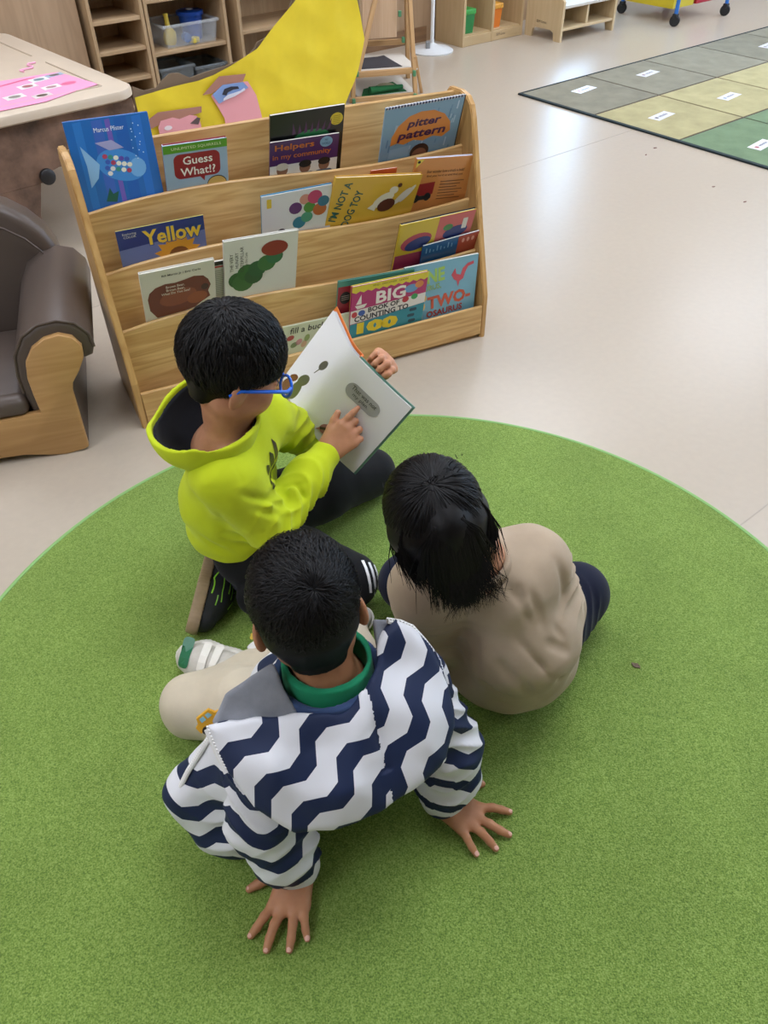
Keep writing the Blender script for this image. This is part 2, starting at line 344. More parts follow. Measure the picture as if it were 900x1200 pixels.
o = B().lathe([(0, .1345), (.018, .1345), (.018, .137), (.011, .137), (.011, .1352), (0, .1352)]).out('lid_ring', mat('#cfd8e8', .4), t, True)
o = B().tube([(0, 0, .0), (0, 0, .03), (.0, .0, .055), (.01, .0, .075), (.02, .0, .12), (.024, .0, .135)], [.03, .036, .031, .014, .011, .014], 16).out('toy_bottle', mat('#e0c544', .4), None, True)
o.location = RM(2.085, 4.46, BZ); o.rotation_euler = (.05, -.12, 2.6); tag(o, 'yellow toy bottle with a long neck inside the clear bin', 'toy')
o = B().tube([(0, 0, 0), (0, 0, .03)], [.022, .022], 18).out('toy_disc', mat('#3c68a8', .4), None, True); o.location = RM(2.155, 4.415, BZ+.03); o.rotation_euler = (R_(90), 0, TH); tag(o, 'round blue toy disc leaning in the clear bin', 'toy')
o = B().box((0, 0, .012), (.05, .04, .024), .004).out('toy_block', mat('#d9c658', .4)); o.location = RM(2.2, 4.405, BZ); o.rotation_euler = (0, 0, TH+.5); tag(o, 'small yellow block lying at the front of the clear bin', 'toy')
DARKCLEAR = mat('#8f979b', .15, alpha=.4)
bin_box('grey_bin', 'smoky plastic bin on the lowest shelf below the clear bin', 1.965, 2.16, 4.38, 4.6, .0715, .14, DARKCLEAR)
bin_box('grey_bin', 'smoky plastic bin on the lowest shelf beside dark balls', 2.175, 2.36, 4.38, 4.6, .0715, .12, DARKCLEAR)
for i, (e, n, z, r) in enumerate(((2.235, 4.46, .13, .042), (2.305, 4.47, .12, .036))):
    o = B().lathe([(r*math.sin(a), -r*math.cos(a)) for a in [math.pi*k/10 for k in range(11)]], seg=16).out('dark_ball', mat('#1c1f26', .5), None, True); o.location = RM(e, n, .079+r); tag(o, ['larger', 'smaller'][i]+' dark ball in the smoky bin on the lowest shelf', 'ball')
# ---------------------------------------------------------------- table with papers
tb = thing('play_table', 'cream plastic-topped play table with mottled brown base', 'table', (-.875, 3.195, 0), R_(41))
TW, TL_ = .95, 1.27; TZ = .5
def slab(b, x0, x1, y0, y1, z0, z1, r, rin=.008):
    w, h = x1-x0, y1-y0; cx, cy = (x0+x1)/2, (y0+y1)/2; L = []
    for dz, ins in ((z0, rin), (z0+rin*.6, 0), (z1-rin, 0), (z1-rin*.3, rin*.3), (z1, rin)):
        L.append([(x, y, dz) for x, y in rrect(w-2*ins, h-2*ins, r-ins, 8, cx, cy)])
    n = len(L[0]); v = [p for q in L for p in q]; f = [list(range(n))[::-1], [(len(L)-1)*n+i for i in range(n)]]
    for k in range(len(L)-1):
        for i in range(n): j = (i+1) % n; f.append([k*n+i, k*n+j, (k+1)*n+j, (k+1)*n+i])
    b.add(v, f)
b = B(); slab(b, -TW, 0, 0, TL_, .462, TZ, .09, .012); b.out('table_top', mat('#cbbca8', .45, var=.03), tb, True)
b = B()   # raised rim ridge round the recessed tray
for (x0, x1, y0, y1) in ((-TW+.1, -.1, .098, .104), (-TW+.1, -.1, TL_-.104, TL_-.098), (-.104, -.098, .1, .58), (-.104, -.098, .72, TL_-.1)):
    b.box(((x0+x1)/2, (y0+y1)/2, TZ+.001), (x1-x0, y1-y0, .005), .0015)
b.out('tray_ridge', mat('#b8a994', .5), tb)
BRN = mat('#6d5546', .7, var=.6, vscale=9, bump=.3, bscale=60)
b = B(); b.prism([(-TW+.05, .25), (-.41, .25), (-.395, .262), (-.385, .282), (-.36, .288), (-.02, .288), (-.02, .459), (-TW+.05, .459)], .04, .09, 'xz'); b.out('front_apron', BRN, tb)
b = B(); b.box((-.045, TL_/2+.03, .374), (.05, TL_-.13, .17)); b.out('side_apron', BRN, tb)
b = B(); b.prism([(-TW+.05, 0), (-.50, 0), (-.475, .14), (-.44, .249), (-TW+.05, .249)], .04, .09, 'xz'); b.out('leg_panel', BRN, tb)
b = B(); b.box((-TW/2, TL_-.2, .23), (.5, .05, .459)); b.out('leg_panel', BRN, tb)
b = B(); b.lathe([(0, 0), (.026, 0), (.028, .006), (.028, .016), (.02, .022), (0, .022)]); o = b.out('screw_cap', mat('#15161a', .5), tb, True); o.location = (-.413, .040, .27); o.rotation_euler = (R_(90), 0, 0)
def sheet(name, label, poly, col, x, y, z, rz, thick=.0012, cat='paper', amp=.0):
    """sheet of paper on the table; the table's frame"""
    v = []; b = B(); b.prism(poly, 0, thick, 'xy'); o = b.out(name, mat(col, .7))
    o.matrix_world = Matrix.Translation(Vector((-.875, 3.195, 0))) @ Matrix.Rotation(R_(41), 4, 'Z') @ Matrix.Translation((x, y, z)) @ Matrix.Rotation(rz, 4, 'Z'); tag(o, label, cat); return o
pk2 = sheet('pink_paper', 'deep pink sheet lying under the pale pink collage on the table', [(-.24, -.2), (.1, -.18), (.12, .2), (-.2, .22)], '#e0527e', -.46, .33, .5005, .2)
pk = sheet('pink_collage', 'pale pink paper collage with pasted pictures on the table', [(-.26, -.17), (.0, -.175), (.12, -.13), (.235, -.10), (.22, .02), (.2, .17), (-.02, .2), (-.1, .17), (-.24, .2)], '#ee9cc0', -.335, .225, .5022, .0)
for (x, y, w, h, c, c2) in ((.03, .05, .07, .055, '#e9e6ea', '#a8606c'), (.1, .11, .07, .055, '#e9e9ee', '#6c8c94'), (-.06, -.05, .075, .055, '#e4e0e0', '#8a8a84'), (.02, -.1, .07, .045, '#d8d0d0', '#5c5048'), (.09, -.02, .07, .045, '#eeeaea', '#b08890'), (.17, .13, .07, .04, '#9fb4cc', '#6c5c58')):
    p = flat('pasted_picture', [[(x-w/2, y-h/2), (x+w/2, y-h/2+.01), (x+w/2, y+h/2+.01), (x-w/2, y+h/2)]], c, pk, .0016); flat('picture_print', [ell(x, y+.005, w*.3, h*.3, 12)], c2, pk, .0022)
flat('doodle', [ell(.16, -.01, .03, .02, 12), ell(-.1, .07, .03, .018, 10)], '#e06a98', pk, .0017)
flat('doodle', [[(-.05, .12), (.06, .145), (.1, .15), (.1, .158), (.05, .155), (-.05, .13)]], '#d9487c', pk, .0017)
b = B(); b.tube([(-.02+.02*i, .02*math.sin(i*1.4), .004) for i in range(8)], .0035, 6); o = b.out('pink_string', mat('#eeaac8', .8)); o.matrix_world = Matrix.Translation(Vector((-.875, 3.195, .5))) @ Matrix.Rotation(R_(41), 4, 'Z') @ Matrix.Translation((-.22, .5, .001)) @ Matrix.Rotation(.9, 4, 'Z'); tag(o, 'curly pink paper strip on the bare part of the table', 'paper strip')
# ---------------------------------------------------------------- yellow paper house front on a scalloped cardboard board
yb = thing('cardboard_screen', 'standing scalloped cardboard screen covered with crumpled yellow paper', 'display board', (-.19, 4.5, 0), R_(30))
card = [(-1.08, 0), (-1.074, .263), (-1.068, .305), (-1.018, .28), (-.96, .283), (-.921, .313), (-.884, .333), (-.843, .331), (-.79, .303), (-.72, .315), (-.6, .33), (-.5, .35), (-.448, .385), (-.432, .409), (-.376, .424), (-.306, .448), (-.262, .482), (-.252, .53), (-.231, .57), (-.15, .72), (-.02, .76), (.06, .72), (.12, .60), (.132, .5), (.15, .36), (.09, .2), (.02, .05), (.0, 0)]
B().prism(card, .012, .02, 'xz').out('cardboard', mat('#7d6a56', .85), yb)
yel = [(-1.075, .02), (-1.072, .263), (-.88, .283), (-.765, .292), (-.68, .305), (-.59, .335), (-.448, .388), (-.36, .46), (-.228, .56), (-.12, .66), (-.02, .70), (.06, .66), (.10, .56), (.128, .45), (.146, .36), (.108, .229), (.019, .072), (.0, .02)]
def inside(x, y, P):
    r = False; j = len(P)-1
    for i in range(len(P)):
        if (P[i][1] > y) != (P[j][1] > y) and x < (P[j][0]-P[i][0])*(y-P[i][1])/(P[j][1]-P[i][1])+P[i][0]: r = not r
        j = i
    return r
def ytop(x): 
    t = [p for p in yel[1:15]]
    for (x0, z0), (x1, z1) in zip(t, t[1:]):
        if x0 <= x <= x1: return z0+(z1-z0)*(x-x0)/(x1-x0+1e-9)
    return t[-1][1]
def ybot(x):
    t = [(-1.075, .02), (.0, .02), (.019, .072), (.108, .229), (.146, .36)]
    for (x0, z0), (x1, z1) in zip(t, t[1:]):
        if x0 <= x <= x1: return z0+(z1-z0)*(x-x0)/(x1-x0)
    return t[-1][1]
nx, nz = 110, 46; v = []; f = []; rn = np.random.RandomState(5); dirs = rn.normal(size=(9, 2)); phs = rn.rand(9)*6
for i in range(nx+1):
    x = -1.072+(1.072+.1455)*i/nx; z0, z1 = ybot(x), ytop(x)
    for j in range(nz+1):
        z = z0+(z1-z0)*j/nz; c = sum(abs(math.sin((x*d[0]+z*d[1])*9+q)) for d, q in zip(dirs, phs))/9
        v.append((x, .026*(c-.66)+.004*math.sin(6*x+4*z)-.009, z))
for i in range(nx):
    for j in range(nz): a = i*(nz+1)+j; f.append([a, a+nz+1, a+nz+2, a+1])
pm('yellow_paper', v, f, mat('#e3cc2c', .5, var=.06, vscale=6), yb, True)
XZ = Matrix.Rotation(R_(90), 4, 'X')
def pasted(name, poly, col, d): 
    o = B().prism(poly, -d-.0015, -d, 'xz').out(name, mat(col, .7), yb); return o
pasted('roof_cutout', [(-.756, .232), (-.662, .3), (-.525, .293), (-.545, .262), (-.65, .262), (-.708, .233)], '#a87868', .026)
pasted('wall_cutout', [(-.714, .222), (-.651, .265), (-.519, .259), (-.483, .193), (-.467, .101), (-.46, .05), (-.66, .05), (-.662, .115), (-.691, .177)], '#e5a0a8', .0235)
pc = pasted('photo_cutout', [(-.708, .228), (-.65, .262), (-.545, .26), (-.522, .233), (-.682, .184)], '#7f9cd0', .0285)
pasted('photo_print', [(-.66, .222), (-.645, .244), (-.61, .25), (-.575, .246), (-.57, .235), (-.6, .236), (-.63, .228), (-.64, .215)], '#2c2e3c', .031); pasted('photo_print', [(-.655, .205), (-.63, .218), (-.565, .226), (-.545, .236), (-.54, .226), (-.6, .206), (-.66, .195)], '#d4d6e4', .0335)
pasted('roof_cutout', [(-1.03, .169), (-.984, .191), (-.769, .185), (-.773, .159), (-.844, .15), (-.995, .135), (-1.036, .125)], '#a87868', .0235)
pasted('wall_cutout', [(-.996, .02), (-.996, .126), (-.98, .153), (-.919, .159), (-.888, .147), (-.834, .157), (-.802, .148), (-.789, .123), (-.78, .02)], '#e5a0a8', .026)
pasted('photo_print', [(-.84, .12), (-.80, .142), (-.785, .136), (-.80, .11)], '#5a4a4a', .0285); pasted('photo_print', ell(-.95, .118, .02, .01, 10), '#eadfe4', .0285)
# ---------------------------------------------------------------- easel
ez = thing('wooden_easel', 'small wooden easel with green clips behind the bookshelf', 'easel', (-.138, 4.802, 0), math.atan2(.23285, .97251))
EW = wood('#c9a374', '#b48c5c', 2, .5, 18)
def bar(name, p, q, w, d, m=EW):
    p, q = Vector(p), Vector(q); L = (q-p).length; z = (q-p).normalized(); x = Vector((1, 0, 0)) if abs(z.x) < .9 else Vector((0, 1, 0)); y = z.cross(x).normalized(); x = y.cross(z)
    mt = Matrix((( x.x, y.x, z.x, 0), (x.y, y.y, z.y, 0), (x.z, y.z, z.z, 0), (0, 0, 0, 1)))
    o = B().box((0, 0, L/2), (w, d, L), .003).out(name, m, ez); o.matrix_local = Matrix.Translation(p) @ mt; return o
bar('leg', (0, 0, 0), (.10, .21, .95), .022, .03); bar('leg', (.365, 0, 0), (.34, .21, .95), .022, .03)
bar('leg', (.07, .43, 0), (.12, .24, .95), .022, .03); bar('leg', (.43, .40, 0), (.36, .24, .95), .022, .03)
bar('upright', (.036, .035, .12), (.2, .13, .56), .026, .016); bar('upright', (.42, .07, .0), (.368, .03, .20), .016, .016)
bar('rail', (-.02, .0, .01), (.37, .0, .01), .02, .03); bar('rail', (.0, .03, .13), (.37, .03, .13), .02, .03); bar('rail', (.06, .40, .20), (.40, .38, .20), .02, .03)
o = B().box((.20, .215, .135), (.37, .37, .006)).out('tray', mat('#d6d0c6', .5), ez)
o = B().box((.21, .21, .012), (.34, .38, .006)).out('lower_tray', mat('#d6d0c6', .5), ez)
o = B().box((.235, .31, .60), (.20, .012, .72), .002).out('board', wood('#d8ba9a', '#c9a684', 2, .5, 20, .7), ez)
for (x, y, z) in ((.352, .0, .125), (.0, -.012, .01), (.355, -.012, .01), (.385, .36, .215), (.07, .385, .215), (.345, .29, .36), (.345, .29, .45), (.03, .02, .14)):
    B().box((x, y-.012, z), (.018, .02, .03), .004).out('clip', mat('#4e8a62', .45), ez)
def on_easel(o, z): o.matrix_world = Matrix.Translation((-.138, 4.802, z)) @ Matrix.Rotation(math.atan2(.23285, .97251), 4, 'Z'); return o
o = on_easel(B().prism([(.06, .10), (.31, .09), (.27, .36), (.23, .34), (.09, .33)], 0, .002, 'xy').out('dark_paper', mat('#3c3a40', .8)), .1385); tag(o, 'charcoal paper sheet on the upper easel tray', 'paper')
g = thing('felt_pouch', 'green felt pouch with pale round patch on the lower easel tray', 'pouch', (-.138, 4.802, .0155), math.atan2(.23285, .97251))
GF = mat('#1f6d3c', .85, bump=.3)
B().prism([(.06, .04), (.33, .07), (.3, .27), (.10, .17)], 0, .004, 'xy').out('felt_base', GF, g)
b = B(); b.tube([(.11, .05, .025), (.31, .09, .022)], [.024, .014], 14, flat=.8); b.out('felt_roll', GF, g, True)
B().lathe([(0, .006), (.05, .006), (.05, .009), (0, .012)], (.24, .19, 0), 18).out('round_patch', mat('#b9ae90', .8), g, True)
# ---------------------------------------------------------------- stand with white round base
fs = thing('pole_stand', 'white pole on a round white base behind the easel', 'stand', (.367, 5.93, 0))
B().lathe([(0, .0), (.14, 0), (.142, .008), (.12, .022), (.05, .035), (.018, .05), (0, .05)], seg=40).out('base', mat('#d8dcde', .3), fs, True)
B().cyl((0, 0, .045), (0, 0, 1.1), .0125).out('pole', mat('#e2e4e4', .3), fs, True)
B().box((-.03, -.05, .045), (.03, .04, .05), .006).out('pedal', mat('#8a8d90', .5), fs)
B().cyl((0, .0, 1.1), (0, .0, 1.2), .05, .05).out('head', mat('#d8dcde', .3), fs, True)
# ---------------------------------------------------------------- cubby with two small boxes, bench
cb = thing('cubby_unit', 'wooden cubby with a green and an orange box on its floor', 'cubby', RM(4.155, 4.38), TH)
LB = wood('#c4ab84', '#b39a72', 2, .45, 10, .7); LBX = wood('#c4ab84', '#b39a72', 0, .45, 10, .7)
for x in (.01, .275, .56): B().box((x, .14, .5), (.02, .28, 1.0), .002).out('side_panel' if x != .275 else 'divider', LB, cb)
B().box((.285, .012, .03), (.53, .02, .058), .002).out('kick_panel', LBX, cb); B().box((.285, .145, .061), (.53, .26, .012)).out('bottom_shelf', LBX, cb)
B().box((.285, .272, .5), (.53, .012, .98)).out('back_panel', LB, cb); B().box((.285, .14, .99), (.53, .26, .018)).out('top_panel', LBX, cb)
text('label_print', 'BSM Gonsc', cb, '#4a3c30', .36, .036, .085, .016, 0, mw=Matrix.Translation((0, .0012, 0)) @ XZ)
def small_box(e, n, col, lid, label, s):
    t = thing('small_box', label, 'box', RM(e, n, .0675), TH, 'small boxes in the cubby'); w = .10
    b = B(); b.add([(-w*.42, -w*.42, 0), (w*.42, -w*.42, 0), (w*.42, w*.42, 0), (-w*.42, w*.42, 0), (-w*.5, -w*.5, .11), (w*.5, -w*.5, .11), (w*.5, w*.5, .11), (-w*.5, w*.5, .11)], [[3, 2, 1, 0], [4, 5, 6, 7], [0, 1, 5, 4], [1, 2, 6, 5], [2, 3, 7, 6], [3, 0, 4, 7]]); b.out('body', mat(col, .4), t)
    B().box((0, 0, .126), (w*1.12, w*1.12, .032), .006).out('lid', mat(lid, .4, var=.35, vscale=60), t)
    text('label_print', s, t, '#eef0e8', 0, .045, .07, .028, 0, bold=.02, mw=Matrix.Translation((0, -w*.455-.0006, 0)) @ Matrix.Rotation(R_(90-4.2), 4, 'X'))
small_box(4.235, 4.46, '#1f7a3c', '#3c9a44', 'green lidded box in the left compartment of the cubby', 'ngle')
small_box(4.50, 4.47, '#d97a2c', '#d99c3c', 'orange lidded box in the right compartment of the cubby', 'ngle')
be = thing('low_bench', 'low pale wooden bench with two open compartments beside the cubby', 'bench', RM(4.745, 4.045), TH)
LB2 = wood('#d0ba95', '#c2aa82', 2, .45, 10, .6); LB2X = wood('#d0ba95', '#c2aa82', 0, .45, 10, .6)
prof = [(0, 0), (.06, 0), (.07, .05), (.10, .062), (.23, .062), (.26, .05), (.27, 0), (.33, 0), (.33, .235), (.315, .25), (.015, .25), (0, .235)]
for x in (0, .545): B().prism(prof, x, x+.02, 'yz').out('end_panel', LB2, be)
B().box((.2825, .165, .2), (.525, .32, .016), .002).out('seat_board', mat('#c9c4ba', .4), be); B().box((.2825, .165, .07), (.525, .32, .016), .002).out('shelf', LB2X, be)
B().box((.2825, .17, .135), (.018, .30, .113), .001).out('divider', LB2, be); B().box((.2825, .32, .135), (.525, .01, .113)).out('back_panel', LB2X, be)
text('label_print', 'BSM Gonsc', be, '#4a3c30', -.18, .10, .09, .017, 0, mw=Matrix(((0, 0, -1, -.0008), (-1, 0, 0, 0), (0, 1, 0, 0), (0, 0, 0, 1))))
# ---------------------------------------------------------------- cart on casters
ct = thing('rolling_cart', 'blue-legged rolling cart on black casters carrying coloured bins', 'cart', RM(5.72, 3.80), TH)
for (x, y) in ((0, .03), (.575, .0), (.08, .57), (.62, .54)):
    B().cyl((x, y, .075), (x, y, .9), .014).out('leg', mat('#2c6fc2', .35), ct, True)
    w = B(); w.lathe([(0, -.014), (.03, -.014), (.036, -.008), (.036, .008), (.03, .014), (0, .014)], seg=24); o = w.out('caster_wheel', mat('#16171a', .5), ct, True); o.location = (x, y, .036); o.rotation_euler = (0, R_(90), .5)
    B().box((x, y, .066), (.04, .034, .03), .006).out('caster_fork', mat('#1c1d20', .5), ct)
for z in (.62, .9): B().box((.31, .285, z), (.66, .58, .02), .004).out('frame', mat('#2c6fc2', .35), ct)
B().box((.31, .075, .40), (.62, .012, .012)).out('bin_rail', mat('#2c6fc2', .35), ct); B().box((.31, .525, .40), (.62, .012, .012)).out('bin_rail', mat('#2c6fc2', .35), ct)
def cart_bin(x0, x1, col, label):
    t = thing('cart_bin', label, 'plastic bin', RM(5.72, 3.80), TH, 'bins on the rolling cart'); h = .3; z0 = .095
    v = []; 
    for zz, k in ((.095, .94), (.095+h, 1.0)):
        cx, cy = (x0+x1)/2, .30; w, d = (x1-x0)/2*k, .22*k; v += [(cx-w, cy-d, zz), (cx+w, cy-d, zz), (cx+w, cy+d, zz), (cx-w, cy+d, zz)]
    B().add(v, [[3, 2, 1, 0], [0, 1, 5, 4], [1, 2, 6, 5], [2, 3, 7, 6], [3, 0, 4, 7], [4, 5, 6, 7]]).out('tub', mat(col, .35), t)
    b = B()
    cx, cy = (x0+x1)/2, .30; w, d = (x1-x0)/2, .22
    b.box((cx, cy-d, z0+h-.01), (2*w+.012, .012, .022), .003); b.box((cx, cy+d, z0+h-.01), (2*w+.012, .012, .022), .003); b.box((cx-w, cy, z0+h-.01), (.012, 2*d, .022), .003); b.box((cx+w, cy, z0+h-.01), (.012, 2*d, .022), .003); b.out('rim', mat(col, .35), t)
cart_bin(.03, .29, '#cdb92c', 'yellow plastic bin hanging low on the rolling cart'); cart_bin(.315, .56, '#b82436', 'red plastic bin hanging low on the rolling cart')
# ---------------------------------------------------------------- child's armchair
ac = thing('small_armchair', 'small brown leather armchair with wooden front panels beside the bookshelf', 'armchair', (-.788, 1.679, 0), R_(16))
LEA = mat('#51463f', .40, spec=.45, var=.05, vscale=5, bump=.12, bscale=500)
OAK = wood('#bf9662', '#aa804c', 0, .4, 14, .8)
armw = [(.0, .012), (-.012, .006), (-.06, .0), (-.10, .006), (-.16, .02), (-.30, .026), (-.30, .128), (-.20, .134), (-.086, .139), (-.088, .19), (-.088, .24), (-.079, .283), (-.055, .318), (-.022, .338), (.013, .344), (.042, .332), (.058, .305), (.055, .275), (.035, .24), (.012, .21), (.005, .185), (.004, .15), (.002, .08)]
full = armw[:6]+[(-.60-x, z) for x, z in armw[:6][::-1]]+[(-.60-x, z) for x, z in armw[8:][::-1]]+[(-.51, .134)][:0]+armw[7:]
full = [(x, z) for x, z in armw[:6]] + [(-.6-x, z) for x, z in armw[:5][::-1]] + [(-.6-x, z) for x, z in armw[:7:-1]] + [(x, z) for x, z in armw[7:]]
def bevprism(name, poly, y0, y1, m, parent, bev=.01, seg=3):
    bm = bmesh.new(); vs = [bm.verts.new((x, y0, z)) for x, z in poly]; f = bm.faces.new(vs)
    r = bmesh.ops.extrude_face_region(bm, geom=[f]); nv = [g for g in r['geom'] if isinstance(g, bmesh.types.BMVert)]
    for v in nv: v.co.y = y1
    bmesh.ops.recalc_face_normals(bm, faces=bm.faces)
    ed = [e for e in bm.edges if abs(e.verts[0].co.y-e.verts[1].co.y) < 1e-6]
    if bev: bmesh.ops.bevel(bm, geom=ed, offset=bev, segments=seg, profile=.5, affect='EDGES', clamp_overlap=True)
    me = bpy.data.meshes.new(name); bm.to_mesh(me); bm.free(); o = link(name, me, m, parent, True)
    me.set_sharp_from_angle(angle=R_(35)); return o
bevprism('front_panel', full, -.006, .014, OAK, ac, .003, 2)
arm = [(-.108, .13), (-.112, .19), (-.112, .24), (-.102, .295), (-.072, .342), (-.03, .366), (.016, .371), (.055, .358), (.08, .325), (.084, .29), (.076, .268), (.058, .262), (.045, .262), (.02, .235), (.003, .19), (-.005, .02), (-.1, .02)]
for s in (0, 1):
    P_ = arm if s == 0 else [(-.6-x, z) for x, z in arm]
    bevprism('arm', P_, .012, .47, LEA, ac, .012, 4)
    sd = [(.0, .012), (.006, .185), (.02, .24), (.0, .25), (-.06, .25), (-.06, .012)]
    bevprism('outer_side', sd if s == 0 else [(-.6-x, z) for x, z in sd], .0145, .46, LEA, ac, .004, 2)
    pp = [(x, z) for x, z in [(-.112, .19), (-.112, .24), (-.102, .295), (-.072, .342), (-.03, .366), (.016, .371), (.055, .358), (.08, .325), (.084, .29)]]
    B().tube([(x if s == 0 else -.6-x, .016, z) for x, z in pp], .0035, 8).out('piping', LEA, ac, True)
b = B(); b.box((-.30, .21, .125), (.37, .40, .10), .03, seg=4); b.out('seat', LEA, ac, True)
b = B(); b.box((-.30, .02, .160), (.38, .055, .052), .022, seg=4); b.out('seat_roll', LEA, ac, True)
bk_ = [(-.006, .06), (.014, .34), (.01, .375), (-.01, .42), (-.045, .462), (-.09, .495), (-.15, .518), (-.22, .53), (-.30, .534)]
bk_ = bk_+[(-.6-x, z) for x, z in bk_[-2::-1]]
o = bevprism('backrest', bk_, 0, .13, LEA, ac, .03, 5); o.location = (0, .40, 0); o.rotation_euler = (R_(-7), 0, 0)
o = B().tube([(x, .43, z) for x, z in [(p[0]-.012 if p[0] > -.3 else p[0]+.012, p[1]-.012) for p in bk_[1:-1]]], .003, 8).out('piping', LEA, ac, True); o.location = (0, 0, 0); 
o.location = (0, -.038+.0, 0); o.rotation_euler = (R_(-5), 0, 0)
for (x, y) in ((-.05, .05), (-.55, .05), (-.05, .42), (-.55, .42)): B().cyl((x, y, 0), (x, y, .03), .018).out('foot', mat('#1c1b1a', .6), ac, True)
# ---------------------------------------------------------------- display bookshelf
BSA = R_(25.33); BS = thing('display_bookshelf', 'pine book display rack with four tiers of picture books', 'bookshelf', (-.663, 1.762, 0), BSA)
BW = 1.101; LIPS = [(.23, .668), (.17, .54), (.115, .405), (.06, .27), (0, .11)]
PINEZ = wood('#d0a76c', '#b48a52', 2, .4, 16); 
sprof = [(0, 0), (0, .142), (.064, .374), (.104, .532), (.128, .62), (.142, .652), (.165, .670), (.20, .676), (.262, .672), (.275, .66), (.29, .64), (.29, 0)]
for x in (0, BW-.018):
    bm = bmesh.new(); vs = [bm.verts.new((x, y, z)) for y, z in sprof]; f = bm.faces.new(vs); r = bmesh.ops.extrude_face_region(bm, geom=[f])
    for g in r['geom']:
        if isinstance(g, bmesh.types.BMVert): g.co.x = x+.018
    bmesh.ops.recalc_face_normals(bm, faces=bm.faces); bmesh.ops.bevel(bm, geom=[e for e in bm.edges if abs(e.verts[0].co.x-e.verts[1].co.x) < 1e-6], offset=.003, segments=2, affect='EDGES')
    me = bpy.data.meshes.new('side_panel'); bm.to_mesh(me); bm.free(); link('side_panel', me, PINEZ, BS)
def wave(t): return .0125*math.sin(2*math.pi*t)+.003*math.sin(math.pi*t)-.004*math.exp(-((t)/.05)**2)
for k, (s, z) in enumerate(LIPS):
    n = 44; v = []; f = []; th = .011; x0, x1 = .0185, BW-.0185; zb = .015 if k in (0, 4) else max(.015, z-.245)
    for i in range(n+1):
        t = i/n; x = x0+(x1-x0)*t; zt = z+(wave(t) if k not in (0, 4) else (.004*math.sin(math.pi*t) if k == 0 else 0))
        v += [(x, s, zb), (x, s, zt-.003), (x, s+.003, zt), (x, s+th-.003, zt), (x, s+th, zt-.003), (x, s+th, zb)]
    for i in range(n):
        for j in range(6): q = (j+1) % 6; f.append([i*6+j, (i+1)*6+j, (i+1)*6+q, i*6+q])
    f += [[0, 1, 2, 3, 4, 5], [n*6+j for j in range(6)][::-1]]
    b = B(); b.add(v, f); b.out('front_board' if k == 4 else ('back_board' if k == 0 else 'divider'), wood('#d9b479', '#bd9258', 0, .4, 16, 1.35, (k*1.7, k*.9, k*2.3)), BS)
for k in range(4):
    s1, z1 = LIPS[k+1]; s0 = LIPS[k][0]; b = B(); b.box((BW/2, (s1+.0115+s0)/2, z1-.1), (BW-.04, s0-s1-.012, .008)); b.out('pocket_floor', PINE, BS)
B().box((BW/2, .15, .006), (BW-.04, .27, .012)).out('base_board', PINE, BS)
# ---------------------------------------------------------------- books
def book(k, lean, off, tx, th_, w, ang, thick, cover, label, spine=None, hard=True, pages='#e9e4d6', group='picture books on the display rack', hb=-.09, name='picture_book', edge=None):
    """book in tier k: its top-left cover corner at (tx, th_) measured on the leaning cover plane from the tier's lip; local axes: x right, y up, z out of the cover, origin at the top-left corner"""
    s, z = LIPS[k+1]; a = R_(lean); ux = Vector((1, 0, 0)); U = Vector((0, math.sin(a), math.cos(a))); N = ux.cross(U)
    O = Vector((0, s+.0125, z))-N*off+ux*tx+U*th_
    ca, sa = math.cos(R_(ang)), math.sin(R_(ang)); X = ux*ca+U*sa; Y = U*ca-ux*sa
    m = Matrix(((X.x, Y.x, N.x, O.x), (X.y, Y.y, N.y, O.y), (X.z, Y.z, N.z, O.z), (0, 0, 0, 1)))
    mw = Matrix.Translation((-.663, 1.762, 0)) @ Matrix.Rotation(BSA, 4, 'Z') @ m
    h = th_-hb
    t = thing(name, label, 'book', group=group, mw=mw)
    ct_ = .0022 if hard else .0007; ov = .003 if hard else 0.
    cm = mat(cover, .28, coat=.15); b = B()
    b.box((w/2, -h/2, -ct_/2), (w, h, ct_), .0006 if hard else 0); b.out('front_cover', cm, t)
    B().box((w/2, -h/2, -thick+ct_/2), (w, h, ct_), .0006 if hard else 0).out('back_cover', mat(edge or cover, .3), t)
    B().box((ct_/2, -h/2, -thick/2), (ct_, h, thick-2*ct_-.0002)).out('spine', mat(spine or cover, .3), t)
    B().box(((w-ov+ct_)/2+.0002, -h/2, -thick/2), (w-ov-ct_-.0004, h-2*ov, thick-2*ct_-.0004)).out('page_block', mat(pages, .8, var=.05, vscale=900), t)
    t['w'] = w; t['h'] = h; return t
def P(x, y, w=1): return (x, y)
# tier 0
f = book(0, 6, .004, .022, .198, .198, -.8, .010, '#2266b0', 'tall blue picture book of a fish at the left end of the top tier', spine='#1c4c94', pages='#d8d8d8')
for (x, w_, c) in ((.03, .02, '#2b74c0'), (.075, .025, '#3c62b4'), (.13, .03, '#1f5cac'), (.168, .022, '#2a70c4'), (.1, .012, '#6a5ab0')):
    flat('water_streak', [[(x-w_/2, -.005), (x+w_/2, -.003), (x+w_*.3, -.26), (x-w_*.6, -.26)]], c, f, .0003)
text('author_line', 'Marcus Pfister', f, '#dfe8f2', .10, -.025, .07, .010)
flat('fish_shape', [ell(.110, -.108, .058, .036, 24, -18)], '#3f86cc', f, .0006); flat('fish_shape', [ell(.148, -.118, .020, .022, 16, -18)], '#6fa8dc', f, .0008); flat('fish_shape', [[(.06, -.10), (.025, -.055), (.03, -.1), (.028, -.15), (.05, -.13)]], '#86b4dc', f, .0007)
flat('fish_shape', [[(.06, -.052), (.10, -.05), (.125, -.07), (.09, -.072)]], '#9a9cc4', f, .0008)
random.seed(4)
